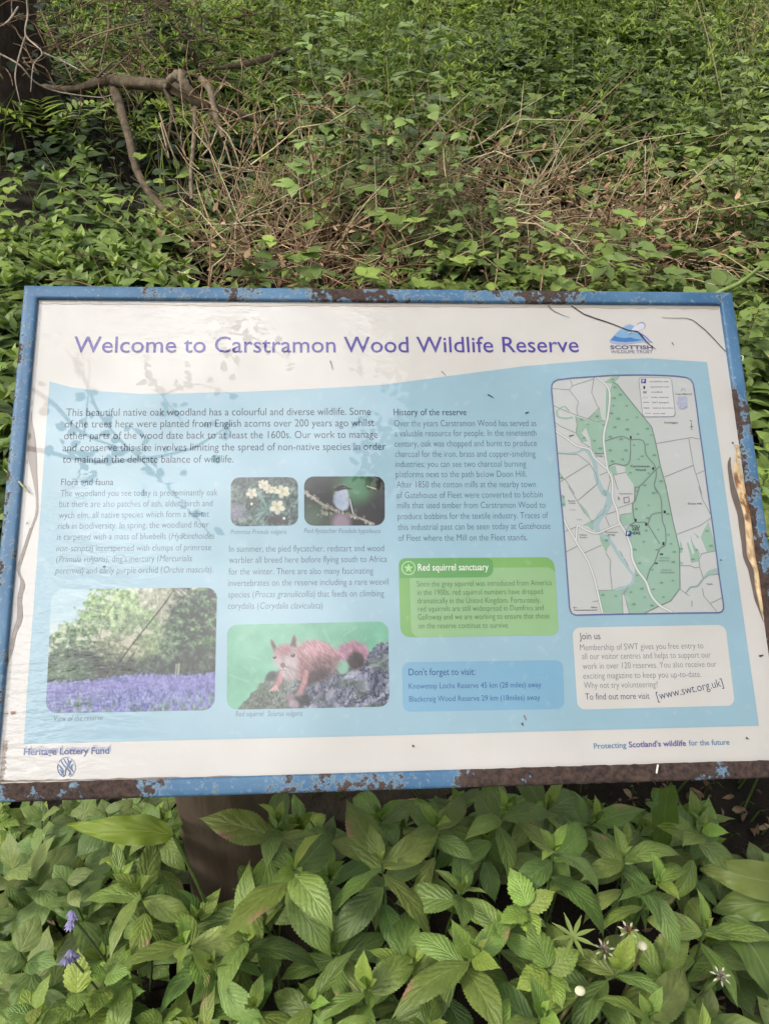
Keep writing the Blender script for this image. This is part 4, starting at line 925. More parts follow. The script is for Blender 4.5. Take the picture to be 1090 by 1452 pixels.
# ------------------------------------------------------------------ leaves
def leaf_grid(L, W, n, nac, peak=.8, sharp=1.0, fold=.25, droop=.9, rise=0.0, serr=0.0, nserr=12, pucker=0.0, curl=0.0, tipw=0.0, wav=0.0, seed=0):
    """one leaf along +x from its base; returns verts, quads, (u, v)"""
    t = np.linspace(0, 1, n + 1)
    w = np.sin(pi * t ** peak) ** sharp * (1 - t ** 7 * (1 - tipw)); w = w / w.max() * W / 2
    w[0] = .0006; w[-1] = .0004
    if serr:
        ph = (t * nserr) % 1.0; w = w * (1 + serr * (ph - .5) * (t > .1))
    u = np.linspace(-1, 1, 2 * nac + 1)
    ang = rise - droop * t ** 1.5
    cx = np.concatenate([[0], np.cumsum(np.cos(ang[:-1]) * L / n)]); cz = np.concatenate([[0], np.cumsum(np.sin(ang[:-1]) * L / n)])
    T, U = np.meshgrid(t, u, indexing='ij')
    y = U * w[:, None]
    nrm = np.abs(U) * w[:, None] * fold - curl * (U ** 2) * w[:, None]
    nrm = nrm + pucker * np.sin((T - .35 * np.abs(U) ** .85) * 8 * 2 * pi) * np.sin(np.abs(U) * pi) * (w[:, None] / (W / 2))
    nrm = nrm + wav * np.sin(T * 17 + seed + (U > 0) * 1.7) * np.abs(U) ** 2 * (w[:, None] / (W / 2))
    x = cx[:, None] - np.sin(ang)[:, None] * nrm; z = cz[:, None] + np.cos(ang)[:, None] * nrm
    y = y * sqrt(1 - min(.9, fold * fold * .5))
    V = np.stack([x, y, z], -1).reshape(-1, 3)
    k = 2 * nac + 1
    i = np.arange(n)[:, None] * k; j = np.arange(k - 1)[None]
    Fq = np.stack([i + j, i + k + j, i + k + j + 1, i + j + 1], -1).reshape(-1, 4)
    lv = np.stack([U, T, np.zeros_like(T)], -1).reshape(-1, 3)
    return V, Fq, lv
def rotm(yaw, pitch=0.0, roll=0.0):
    return np.array(Euler((roll, -pitch, yaw), 'XYZ').to_matrix())
def mesh_only(mb, name, mat):
    o = mb.build(name, mat); me = o.data; bpy.data.objects.remove(o); return me

# --- plants one can tell apart: tall stem, pairs of toothed leaves crossing each other towards the top
G_OLD = [np.array(c) for c in ((.145, .232, .048), (.172, .265, .054), (.118, .205, .048), (.186, .272, .068))]
G_NEW = [np.array(c) for c in ((.225, .340, .062), (.195, .300, .060))]
G_LIT = [np.array(c) for c in ((.20, .30, .09), (.225, .32, .10))]
def leaf_mesh(kind, seed):
    r = random.Random(seed)
    if kind == 'old':
        V, Fq, lv = leaf_grid(1, .37 + .10 * r.random(), 44, 5, .82, .95, .06 + .26 * r.random(), .4 + 1.3 * r.random(), .25, .14, 22, .009, .18, .0, .012, seed)
        c = G_OLD[seed % 4]
    elif kind == 'new':
        V, Fq, lv = leaf_grid(1, .40 + .08 * r.random(), 36, 4, .80, .95, .35, .55, .25, .12, 18, .009, .1, .0, .01, seed)
        c = G_NEW[seed % 2]
    elif kind == 'smooth':
        V, Fq, lv = leaf_grid(1, .56 + .1 * r.random(), 24, 4, .74, .85, .12, .7, .2, 0, 1, .006, .2, 0, .02, seed)
        c = G_LIT[seed % 2] * .8
    elif kind == 'strap':
        V, Fq, lv = leaf_grid(1, .24, 40, 5, .92, .55, .16, .35, .12, 0, 1, .002, .1, 0, .016, seed)
        c = np.array((.17, .27, .028))
    elif kind == 'toothed':
        V, Fq, lv = leaf_grid(1, .66, 30, 4, .66, .8, .16, .6, .2, .2, 9, .016, .2, 0, .02, seed)
        c = G_NEW[seed % 2] * .95
    cc = np.tile(c, (len(V), 1)) * (.9 + .25 * vn(lv[:, 0] * 2 + 9, lv[:, 1] * 5 + seed * 3, seed))[:, None]
    if kind == 'old' and seed in (4, 9):      # scorched or nibbled patch on some leaves
        q = sst(.30, .12, np.hypot((lv[:, 0] - (.9 if seed % 2 else -.8)) * .5, (lv[:, 1] - .30 - .1 * (seed % 6)) * 2.4) + .25 * (vn(lv[:, 0] * 5 + 4, lv[:, 1] * 14, seed + 5) - .5))
        cc = cc * (1 - q[:, None]) + np.array((.36, .26, .13)) * q[:, None]
    mb = MB(); mb.add(V, Fq, cc, lv)
    return mesh_only(mb, 'leaf', M_LEAF if kind in ('old', 'new', 'toothed') else M_LEAF2)
OLD = [leaf_mesh('old', s) for s in range(14)]; NEW = [leaf_mesh('new', s) for s in range(4)]
SMO = [leaf_mesh('smooth', s) for s in range(5)]; STR = [leaf_mesh('strap', s) for s in range(2)]; TOO = [leaf_mesh('toothed', s) for s in range(3)]
def put_leaf(root, me, pos, yaw, pitch, roll, size, wide=1.0):
    o = bpy.data.objects.new('leaf', me); C.objects.link(o); o.parent = root
    R = Matrix(rotm(yaw, pitch, roll).tolist()).to_4x4()
    o.matrix_local = Matrix.Translation(tuple(float(q) for q in pos)) @ R @ Matrix.Diagonal((size, size * wide, size, 1))
    return o
def plant(base, top, size, yaw, label, group, kind='mercury', r=None):
    """base on the ground, top = middle of its upper rosette"""
    r = r or random
    base = np.array(base, float); top = np.array(top, float)
    root = empty('woodland_plant', base); tag(root, label, 'plant', group)
    d = top - base; h = np.linalg.norm(d); ax = d / h
    bow = np.array([r.uniform(-.02, .02), r.uniform(-.02, .02), 0])
    st = lambda t: d * t + bow * sin(pi * t)
    mb = MB(); tube(mb, [st(t) for t in np.linspace(0, 1, 9)], [.0022, .0018, .0013], (.10, .16, .045), 6)
    mb.build('stem', M_STEM, root)
    if kind == 'mercury':
        rows = [(0.0, .30, 62, NEW), (.006, .52, 44, NEW), (.016, .92, 12, OLD), (.034, 1.05, -4, OLD), (.075, 1.0, -14, OLD), (.125, .85, -22, OLD)]
        for k, (dz, s, pit, pool) in enumerate(rows):
            if dz > h * .7: break
            for side in (0, 1):
                if k > 3 and r.random() < .2: continue
                a = yaw + k * pi / 2 + side * pi + r.uniform(-.28, .28)
                put_leaf(root, r.choice(pool), st(1 - dz / h), a, radians(pit + r.uniform(-22, 18)), radians(r.uniform(-38, 38)), size * s * r.uniform(.74, 1.18), r.uniform(.82, 1.1))
    else:
        pool = SMO if kind == 'smooth' else TOO
        for k in range(5):
            for side in (0, 1):
                a = yaw + k * 1.7 + side * pi + r.uniform(-.4, .4); dz = .03 * k * r.uniform(.7, 1.3)
                put_leaf(root, r.choice(pool), st(max(.2, 1 - dz / h)), a, radians(30 - 10 * k + r.uniform(-15, 15)), radians(r.uniform(-30, 30)), size * (.5 + .14 * k) * r.uniform(.8, 1.2), r.uniform(.85, 1.1))
    return root
GRP = 'toothed woodland plants crowded below the board'
used = []
def place(px, py, size, yaw=None, label=None, ht=.30, kind='mercury', grp=GRP, lean=.03, h=None):
    # the rosette sits where the photo shows it, on a stem that stands on the ground below
    size *= 1.12; d = ray(px, py); z0 = h if h is not None else ht
    t = 0.2
    while t < 6:
        q = CAM + d * t
        if q[2] - float(gz(q[0], q[1])) < z0: break
        t += .004
    top = CAM + d * t
    base = np.array([top[0] + random.uniform(-lean, lean) * 1.6, top[1] + random.uniform(-lean, lean) + .03, 0]); base[2] = float(gz(base[0], base[1])) - .005
    used.append((top[0], top[1]))
    return plant(base, top, size, random.uniform(0, pi) if yaw is None else yaw, label, grp, kind)
# the ones that stand out
place(417, 1232, .095, 2.3, 'large toothed plant whose rosette spreads beside the right edge of the post', .37)
place(541, 1222, .088, .5, 'rosette just below the board, first one right of the dark gap beside the post', .36)
place(672, 1356, .098, .55, 'largest open rosette of quilted leaves, near the bottom edge below the board middle', .34)
place(785, 1203, .090, 2.3, 'plant close under the rusty board edge with one long ribbed leaf pointing down right', .37)
place(655, 1262, .085, 1.2, 'plant with one long ribbed leaf hanging straight down below the board middle', .33)
place(880, 1376, .088, 2.5, 'plant among the withered flower heads with long narrow leaves', .31)
place(936, 1248, .075, .4, 'plant with a pale upright young leaf pair left of the broad strap leaf', .33)
place(884, 1214, .075, .3, 'dark plant under the rusty board edge with leaves held out level', .34)
place(995, 1172, .075, .9, 'plant at the right end of the board beside bare leaf litter', .33)
place(352, 1327, .085, 1.5, 'plant in front of the post with a scorched brown leaf edge', .31)
place(262, 1335, .082, .2, 'plant left in front of the post with round quilted leaves', .32)
place(300, 1370, .080, 1.0, 'bushy plant at the bottom edge below the post', .30)
place(198, 1260, .075, 1.4, 'plant below the strap leaf with a drooping dark leaf, left of the post', .34)
place(440, 1420, .072, .9, 'small fresh rosette at the bottom edge with a pink tipped bud', .27)
place(520, 1400, .080, .3, 'dark plant at the bottom edge left of the largest rosette', .29)
place(770, 1440, .085, .6, 'plant cut by the bottom edge below the round white buds', .31)
place(920, 1440, .088, 2.2, 'plant cut by the bottom edge with a leaf pointing to the lower right', .31)
place(352, 1275, .085, 1.57, 'plant with one leaf standing upright against the foot of the post', .27)
place(620, 1165, .07, .8, 'small plant tucked directly under the flaking edge near the board middle', .36)
place(715, 1152, .07, .3, 'small plant tucked directly under the rusty edge right of the board middle', .36)
place(395, 1165, .080, 1.45, 'plant hanging two leaves down beside the post just under the board', .38)
place(235, 1165, .06, .7, 'small plant squeezed between the strap leaf and the post', .33)
# soft leaved plants at the lower left
for px, py, s, k, lab in ((28, 1350, .075, 'smooth', 'soft pale plant with rounded leaves at the lower left edge'), (110, 1408, .075, 'toothed', 'plant with coarse toothed leaves below the two bluebells'), (150, 1385, .07, 'toothed', 'plant with a large jagged leaf right below the bluebells'),
                          (60, 1160, .062, 'smooth', 'plant with heart shaped leaves under the left end of the board'), (150, 1150, .065, 'smooth', 'pale ribbed plant behind the long strap leaf at left'), (18, 1232, .085, 'smooth', 'plant with long smooth leaves at the left picture edge'),
                          (95, 1250, .06, 'smooth', 'small smooth plant between the left edge and the strap leaf stem'), (50, 1430, .06, 'toothed', 'small toothed plant in the bottom left corner')):
    place(px, py, s, None, lab, .30, k, None)
# the rest of the crowd
def crowd(n, region, size, mind, label, grp, ht=(.24, .36), kinds=('mercury',)):
    made = 0
    for _ in range(n * 60):
        if made >= n: break
        px = random.uniform(*region[0]); py = random.uniform(*region[1]); h = random.uniform(*ht)
        q = p2plane(px, py, 2, .10 + h)
        if any((q[0] - a) ** 2 + (q[1] - b) ** 2 < mind ** 2 for a, b in used): continue
        if 232 < px < 395 and 1120 < py < 1300: continue
        if 430 < px < 530 and 1125 < py < 1190: continue
        place(px, py, random.uniform(*size), None, label, h, random.choice(kinds), grp); made += 1
crowd(26, ((-40, 260), (1150, 1560)), (.05, .07), .055, 'soft leafy plant in the mixed patch below the left half of the board', 'soft plants below the left of the board', (.16, .30), ('smooth', 'mercury', 'toothed'))
crowd(74, ((230, 1000), (1140, 1580)), (.065, .09), .062, 'broad toothed leaf plant in the dense patch below the board', GRP, (.20, .33))
crowd(34, ((215, 1010), (1150, 1600)), (.06, .085), .058, 'shorter leafy plant filling the gaps under the taller ones below the board', 'short plants filling the gaps below the board', (.08, .19), ('mercury', 'mercury', 'smooth'))
crowd(24, ((-40, 250), (1140, 1560)), (.05, .07), .04, 'short soft plant filling the gaps below the left of the board', 'short plants below the left of the board', (.06, .16), ('smooth', 'toothed'))
crowd(24, ((1000, 1150), (1210, 1560)), (.05, .075), .065, 'dark leafy plant at the lower right edge of the patch', 'plants at the lower right edge', (.10, .22), ('mercury', 'smooth'))
crowd(30, ((-170, 34), (405, 1050)), (.055, .075), .07, 'leafy plant crowding the left side of the board', 'plants along the left side of the board', (.26, .40))
crowd(34, ((1040, 1200), (420, 1060)), (.05, .075), .075, 'fresh leafy plant crowding the right side of the board', 'plants along the right side of the board', (.24, .38), ('mercury', 'toothed'))

# strap leaved plants
def strap(name_label, pts, width, up=(0, 0, 1), col=(.21, .33, .032), fold=.18, stalk=None):
    P = smooth_path(pts, 8); n = len(P); base = np.array(stalk if stalk is not None else P[0], float)
    root = empty('strap_leaf_plant', base); tag(root, name_label, 'plant', 'plants with long strap leaves')
    T = np.gradient(P, axis=0); T /= np.linalg.norm(T, axis=1, keepdims=True)
    S_ = np.cross(T, np.array(up, float)); S_ /= np.linalg.norm(S_, axis=1, keepdims=True); Nn = np.cross(S_, T)
    t = np.linspace(0, 1, n); w = np.maximum(np.sin(pi * t ** .78) ** .8 * width / 2, .0012); k = 9; u = np.linspace(-1, 1, k)
    wv = .004 * np.sin(t * 21)[:, None] * (u[None] ** 2)
    V = P[:, None] + S_[:, None] * (u[None, :, None] * w[:, None, None]) + Nn[:, None] * ((np.abs(u)[None] * w[:, None] * fold + wv)[..., None])
    i = np.arange(n - 1)[:, None] * k; j = np.arange(k - 1)[None]
    U, Tt = np.meshgrid(u, t)
    mb = MB(); mb.add(V.reshape(-1, 3), np.stack([i + j, i + k + j, i + k + j + 1, i + j + 1], -1).reshape(-1, 4), np.array(col), np.stack([U, Tt, 0 * U], -1).reshape(-1, 3))
    mb.build('leaf', M_LEAF2, root, local=base)
    if stalk is not None:
        mb = MB(); tube(mb, smooth_path([base, (base + P[0]) / 2 + np.array([.01, .005, .01]), P[0]], 6), .0022, (.13, .19, .05), 6); mb.build('stalk', M_STEM, root, local=base)
    return root
def G(x, y, dz=0): return np.array([x, y, float(gz(x, y)) + dz])
def H(px, py, z): return p2plane(px, py, 2, z)
a = H(250, 1188, .50)
strap('long yellow green strap leaf lying level left of the post', [H(246, 1184, .50), H(210, 1178, .515), H(160, 1176, .52), H(95, 1170, .50)], .036, (0, -.5, 1), fold=.10, stalk=G(a[0] + .02, a[1] + .03))
a = H(995, 1240, .40)
strap('broad bright strap leaf reaching in from the right edge', [H(1160, 1256, .36), H(1090, 1250, .40), H(1040, 1240, .41), H(992, 1232, .39)], .048, (0, -.8, 1), (.19, .27, .06), stalk=G(H(1170, 1256, .3)[0], H(1170, 1256, .3)[1]))
strap('narrow strap leaf standing upright under the rusty board edge', [H(938, 1200, .36), H(940, 1170, .43), H(944, 1130, .52), H(950, 1108, .58)], .036, (0, -1, .2), (.13, .20, .03), stalk=G(H(936, 1210, .3)[0], H(936, 1210, .3)[1]))
strap('wide strap leaf hanging at the lower right edge', [H(1025, 1300, .36), H(1060, 1335, .37), H(1090, 1385, .34), H(1120, 1450, .28)], .052, (0, -.3, 1), (.115, .19, .04), stalk=G(H(1010, 1290, .25)[0], H(1010, 1290, .25)[1]))
strap('folded strap leaf under the broad bright one at the right edge', [H(1150, 1296, .33), H(1090, 1282, .35), H(1045, 1284, .34), H(1010, 1292, .32)], .045, (0, -.4, 1), (.14, .21, .04), stalk=G(H(1160, 1300, .3)[0], H(1160, 1300, .3)[1]))

# flowers, buds, goosegrass
def stalk_thing(name, label, cat, group, head, foot, rad, col):
    root = empty(name, foot); tag(root, label, cat, group)
    mb = MB(); mid = (np.array(head) + foot) / 2 + np.array([.012, .004, .01]); tube(mb, smooth_path([foot, mid, head], 7), rad, col, 6)
    mb.build('stalk', M_STEM, root, local=foot); return root
def petal(mb, p, d, L, w, col, up=(0, 0, 1), curl=.5):
    V, Fq, lv = leaf_grid(L, w, 6, 2, .9, .8, .2, curl)
    d = np.array(d, float); d /= np.linalg.norm(d); s = np.cross(np.array(up, float), d); s /= np.linalg.norm(s) + 1e-9; n = np.cross(d, s)
    mb.add(V @ np.stack([d, s, n]) + np.array(p), Fq, col, lv)
def bluebell(px, py, lab, z=.44):
    hd = H(px, py, z); ft = G(hd[0] + .05, hd[1] - .02)
    root = stalk_thing('bluebell', lab, 'flower', 'bluebells at the lower left', hd, ft, .0016, (.10, .13, .06))
    mb = MB()
    for b in range(4):
        c = hd + np.array([random.gauss(0, .004), random.gauss(0, .004), -.006 * b + .012])
        for k in range(6):
            a = k * pi / 3 + b; petal(mb, c, (cos(a) * .55, sin(a) * .55 - .5, -.8),   .010, .0034, np.array((.27, .25, .50)) * random.uniform(.8, 1.3), curl=-.9)
    mb.build('petals', M_LEAF2, root, local=ft)
bluebell(104, 1300, 'upper small violet bluebell among leaves left of the post'); bluebell(100, 1355, 'lower small violet bluebell among leaves left of the post', .42)
def seedhead(px, py, lab, z, brown):
    hd = H(px, py, z); ft = G(hd[0] - .03, hd[1] + .03)
    root = stalk_thing('withered_flower', lab, 'flower', 'withered flower heads', hd, ft, .0024, (.16, .21, .07))
    mb = MB()
    for k in range(34):
        a = random.uniform(0, 2 * pi); e = random.uniform(.1, 1.3)
        cc = np.array((.16, .085, .045)) if random.random() < brown else np.array((.30, .27, .21)) * random.uniform(.3, 1.1)
        petal(mb, hd, (cos(a) * cos(e), sin(a) * cos(e), sin(e)), random.uniform(.004, .009), .002, cc)
    for k in range(7):
        a = k * .9; petal(mb, hd + np.array([cos(a), sin(a), 0]) * .006, (cos(a), sin(a), .2), .007, .0026, (.50, .48, .36))
    mb.build('flower_head', M_STRAW, root, local=ft)
seedhead(890, 1320, 'brown withered flower head with white tips, topmost at lower right', .46, .6); seedhead(856, 1346, 'withered flower head with dark centre left of the round white bud', .45, .25); seedhead(1021, 1384, 'small pale spiky withered head at the far lower right', .40, .2)
def bud(px, py, lab, z, fx):
    hd = H(px, py, z); ft = G(hd[0] + fx, hd[1] + .02)
    root = stalk_thing('round_bud', lab, 'flower', 'round white buds', hd, ft, .0022, (.26, .25, .10))
    mb = MB(); n = 9; V = []; 
    for k in range(n):
        th = pi * k / (n - 1)
        for j in range(12):
            a = j * pi / 6; V.append(hd + .0065 * np.array([sin(th) * cos(a), sin(th) * sin(a) * .9, .55 * cos(th)]))
    i = np.arange(n - 1)[:, None] * 12; j = np.arange(12)[None]; j2 = (j + 1) % 12
    mb.add(np.array(V), np.stack([i + j, i + j2, i + 12 + j2, i + 12 + j], -1).reshape(-1, 4), (.66, .62, .42)); mb.build('bud_head', M_STEM, root, local=ft)
bud(910, 1341, 'round white bud beside the brown withered head', .45, .0); bud(822, 1405, 'round white bud on a bent stalk near the bottom edge', .43, -.05)
def goosegrass(px, py, z, lab):
    hd = H(px, py, z); ft = G(hd[0], hd[1] + .03)
    root = stalk_thing('goosegrass_shoot', lab, 'plant', None, hd, ft, .0012, (.13, .2, .05)); mb = MB()
    for k in range(8):
        a = k * pi / 4 + .2; petal(mb, hd, (cos(a), sin(a), .25), .028, .0055, (.16, .25, .06), curl=.2)
    mb.build('leaf_whorl', M_LEAF2, root, local=ft)
goosegrass(812, 1328, .45, 'star shaped whorl of narrow leaves left of the withered flower heads')
def seedling(px, py, z, lab, s=.05):
    hd = H(px, py, z); ft = G(hd[0] + .02, hd[1] + .02)
    root = stalk_thing('bramble_shoot', lab, 'plant', 'fresh bramble shoots', hd, ft, .0016, (.17, .2, .07))
    for k, (a, L) in enumerate(((1.9, 1.0), (.4, .85), (3.6, .9), (4.9, .8), (5.6, .6))):
        put_leaf(root, TOO[k % 3], hd - ft + np.array([0, 0, -.006 * k]), a, radians(12), radians(random.uniform(-20, 20)), s * L)
seedling(748, 1284, .46, 'fresh bramble shoot with three yellow green leaflets left of the ribbed hanging leaf'); seedling(778, 1372, .44, 'bramble shoot with one deeply ribbed leaf left of the bent white bud', .056)
# ------------------------------------------------------------------ ground cover behind: nobody could count it
def template(kind, r):
    Vs, Fs, cs, ls, n = [], [], [], [], 0
    def addleaf(V, Fq, lv, c):
        nonlocal n
        Vs.append(V); Fs.append(Fq + n); cs.append(np.tile(c, (len(V), 1))); ls.append(lv); n += len(V)
    if kind == 'mercury':
        h = 1.0
        rows = [(0, .06, 55), (.02, .085, 30), (.06, .125, 8), (.14, .14, -5), (.28, .13, -14), (.45, .11, -20)]
        y0 = r.uniform(0, pi)
        for k, (dz, L, pit) in enumerate(rows):
            for side in (0, 1):
                if r.random() < .08: continue
                V, Fq, lv = leaf_grid(L * r.uniform(.8, 1.2), L * .46, 5, 1, .8, .95, .2, .7, .2)
                V = V @ rotm(y0 + k * pi / 2 + side * pi + r.uniform(-.4, .4), radians(pit + r.uniform(-15, 15)), r.uniform(-.4, .4)).T + np.array([r.uniform(-.01, .01), r.uniform(-.01, .01), .30 * (1 - dz)])
                c = np.array((.135, .202, .050)) * r.uniform(.75, 1.25) if k > 1 else np.array((.20, .28, .058)) * r.uniform(.8, 1.2)
                addleaf(V, Fq, lv, c)
    elif kind == 'whorl':
        for k in range(9):
            z = .06 + k * .045
            for j in range(6):
                L = .045 * (1.1 - .05 * k) * r.uniform(.8, 1.2)
                V, Fq, lv = leaf_grid(L, .0085, 2, 1, .8, .8, .1, .4, .2)
                V = V @ rotm(j * pi / 3 + k * .5 + r.uniform(-.2, .2), radians(r.uniform(5, 45)), 0).T + np.array([.012 * sin(k * .8), .012 * cos(k * .7), z])
                addleaf(V, Fq, lv, np.array((.29, .385, .062)) * r.uniform(.75, 1.3))
    elif kind == 'fern':
        for fr in range(3):
            a = r.uniform(0, 2 * pi)
            for k in range(9):
                t = (k + 1) / 10; rad = .26 * t; z = .10 + .28 * t - .16 * t * t
                for sgn in (-1, 1):
                    V, Fq, lv = leaf_grid(.11 * sin(pi * (.15 + .85 * t)) + .02, .022, 3, 1, .7, .8, .1, .5, .15)
                    V = V @ rotm(a + sgn * 1.2, radians(r.uniform(0, 15)), 0).T + np.array([cos(a) * rad, sin(a) * rad, z])
                    addleaf(V, Fq, lv, np.array((.29, .39, .062)) * r.uniform(.8, 1.25))
    elif kind == 'round':
        for k in range(6):
            a = k * 2.4 + r.uniform(-.5, .5); z = .08 + .055 * k + r.uniform(-.02, .02); rad = r.uniform(.02, .08); cc = np.array((.178, .25, .052)) * r.uniform(.7, 1.3); L0 = r.uniform(.036, .06); pt = r.uniform(-30, 25)
            for da in (0, 1.3, -1.3):
                L = L0 * (1 if da == 0 else .8)
                V, Fq, lv = leaf_grid(L, L * .62, 5, 1, .68, .8, .2, .6, .2)
                V = V @ rotm(a + da, radians(pt + r.uniform(-10, 10)), r.uniform(-.3, .3)).T + np.array([cos(a) * rad, sin(a) * rad, z])
                addleaf(V, Fq, lv, cc * r.uniform(.9, 1.1))
    elif kind == 'ivy':
        for k in range(12):
            a = r.uniform(0, 2 * pi); L = r.uniform(.035, .06)
            V, Fq, lv = leaf_grid(L, L * .9, 4, 1, .6, .7, .1, .4, .2)
            V = V @ rotm(a, radians(r.uniform(-40, 20)), r.uniform(-.5, .5)).T + np.array([cos(a) * r.uniform(0, .08), sin(a) * r.uniform(0, .08), r.uniform(.03, .2)])
            addleaf(V, Fq, lv, np.array((.034, .062, .024)) * r.uniform(.7, 1.4))
    return np.concatenate(Vs), np.concatenate(Fs), np.concatenate(cs), np.concatenate(ls)
def scatter(name, kind, P, scale, tilt, ntemp=8, tint=.25, hscale=None, seed=1):
    r = random.Random(seed); g = np.random.default_rng(seed)
    T = [template(kind, r) for _ in range(ntemp)]
    V_, F_, C_, L_, n = [], [], [], [], 0
    which = g.integers(0, ntemp, len(P)); yaw = g.uniform(0, 2 * pi, len(P)); tx = g.normal(0, tilt, len(P)); ty = g.normal(0, tilt, len(P))
    sc = g.uniform(*scale, len(P)); tn = 1 + g.normal(0, tint, (len(P), 1)).clip(-.5, .6) * np.array([[1, .9, .7]])
    for k in range(len(P)):
        V, Fq, c, l = T[which[k]]; cy, sy = cos(yaw[k]), sin(yaw[k])
        X = np.stack([V[:, 0] * cy - V[:, 1] * sy, V[:, 0] * sy + V[:, 1] * cy, V[:, 2]], -1) * sc[k]
        if hscale is not None: X[:, 2] *= hscale[k]
        X[:, 0] += X[:, 2] * tx[k]; X[:, 1] += X[:, 2] * ty[k]
        V_.append(X + P[k]); F_.append(Fq + n); C_.append(c * tn[k]); L_.append(l); n += len(V)
    mb = MB(); mb.add(np.concatenate(V_), np.concatenate(F_), np.concatenate(C_), np.concatenate(L_))
    o = mb.build(name, M_COVER); return o
def spread(n, x, y, dens=None, seed=1, wedge=True):
    g = np.random.default_rng(seed); out = []
    while sum(map(len, out)) < n:
        k = n * 2; X = g.uniform(*x, k); Y = g.uniform(*y, k)
        m = np.ones(k, bool)
        if wedge: m &= (np.abs(X) < 1.0 * (Y + 1.0) + .9)
        if dens is not None: m &= g.random(k) < dens(X, Y) * (.25 + .75 * sst(.36, .54, fbm(X * 1.9 + seed * 3.1, Y * 1.5 + seed * 1.7, seed, 3)))
        out.append(np.stack([X[m], Y[m]], -1))
    P = np.concatenate(out)[:n]
    return np.concatenate([P, gz(P[:, 0], P[:, 1])[:, None]], 1)
# where things stand, found through the photograph
q_br = p2g(410, 345, .22); q_d1 = p2g(700, 345, .22); q_d2 = p2g(925, 385, .22); q_tr = p2g(20, 215); q_sh = p2g(90, 205, .1)
def bare(X, Y):       # fewer leafy plants where the dead stalks lie and in the shade of the tree
    d = np.ones_like(X)
    for q, rx, ry in ((p2g(235, 290, .12), .34, .30), (p2g(170, 160, .1), .7, .5), (q_br, .45, .42), (p2g(690, 290, .2), .66, .5), (p2g(925, 350, .2), .36, .30)):
        d = np.minimum(d,   .05 + .95 * sst(.85, 1.25, np.hypot((X - q[0]) / rx, (Y - q[1]) / ry)))
    return d
def dark(X, Y): return 1 - .96 * sst(1.3, .75, np.hypot((X - q_sh[0]) / 1.35, (Y - q_sh[1]) / 1.0))
def d_merc(X, Y):
    d = bare(X, Y)
    left = np.where(X < .2, 1, .25); far = 1 - .65 * sst(4.2, 5.6, Y)
    right = sst(.35, .9, X) * sst(2.6, 3.4, Y) * (1 - sst(5.5, 7, Y))
    shade = dark(X, Y)
    return np.clip(np.maximum(left * far, right) * d * shade, .06, 1)
def near_free(X, Y): return np.where((Y < .35) & (np.abs(X) < 1.0), 0, 1)
P = spread(12000, (-8, 8), (.2, 8), lambda X, Y: d_merc(X, Y) * near_free(X, Y) * np.clip(2.4 / (Y + .6), .25, 1), 3)
tag(scatter('ground_cover', 'mercury', P, (.45, .78), .14, 10, seed=3), None, None, kind='stuff')
P = spread(4400, (-8, 8), (1.2, 9), lambda X, Y: bare(X, Y) * dark(X, Y) * np.where(X > -.2, 1, .25) * np.clip(3 / Y, .3, 1), 5)
tag(scatter('low_foliage', 'round', P, (.7, 1.3), .15, 8, .22, seed=5), None, None, kind='stuff')
P = spread(4600, (-9, 10), (3.6, 12), lambda X, Y: (.25 + .75 * sst(-1.6, -.4, X)) * (.35 + .65 * sst(1.9, .6, X) + .3 * sst(5.5, 7, Y)).clip(0, 1), 7)
tag(scatter('feathery_foliage', 'whorl', P, (.8, 1.7), .2, 8, .22, seed=7), None, None, kind='stuff')
P = spread(1050, (-9, 10), (3.6, 12), lambda X, Y: .3 + .7 * sst(-1.2, 0, X), 9)
tag(scatter('fern_fronds', 'fern', P, (.7, 1.4), .12, 6, .2, seed=9), None, None, kind='stuff')
P = spread(900, (-6, 1.5), (3.0, 8), lambda X, Y: sst(1.2, -.6, X), 11)
tag(scatter('ivy_cover', 'ivy', P, (.8, 1.3), .2, 6, .3, seed=11), None, None, kind='stuff')
# grass blades
def grass(name, n, x, y, hgt, col, seed, dens=None, w=.0045):
    P = spread(n, x, y, dens, seed, y[0] > 0); g = np.random.default_rng(seed); mb = MB()
    a = g.uniform(0, 2 * pi, n); L = g.uniform(*hgt, n); b = g.uniform(.15, .7, n); t = np.array([0, .35, .7, 1.0])
    d = np.stack([np.cos(a), np.sin(a)], -1); s = np.stack([-np.sin(a), np.cos(a)], -1)
    X = P[:, None, :2] + d[:, None] * (b[:, None] * L[:, None] * t[None] ** 2)[..., None]; Z = P[:, None, 2] + (L[:, None] * t[None] * (1 - .25 * b[:, None] * t[None]))
    ww = np.array([1, .85, .55, .08]) * w
    Lf = np.concatenate([X - s[:, None] * ww[None, :, None], Z[..., None]], -1); Rt = np.concatenate([X + s[:, None] * ww[None, :, None], Z[..., None]], -1)
    V = np.stack([Lf, Rt], 2).reshape(-1, 3); o = np.arange(n)[:, None] * 8; q = np.array([[0, 1, 3, 2], [2, 3, 5, 4], [4, 5, 7, 6]])
    c = np.repeat(np.array(col)[None] * g.uniform(.65, 1.35, (n, 1)), 8, 0)
    mb.add(V, (o[:, None] + q[None]).reshape(-1, 4), c, np.tile(np.array([.5, .5, 0]), (len(V), 1)))
    return tag(mb.build(name, M_COVER), None, None, kind='stuff')
grass('grass', 6500, (-9, 10), (2.6, 12), (.18, .5), (.30, .38, .085), 13, lambda X, Y: bare(X, Y) * np.clip(.4 + .12 * Y, 0, 1))
grass('short_grass', 700, (-1.0, 1.3), (-.9, .5), (.06, .18), (.095, .155, .03), 15, None, .0025)
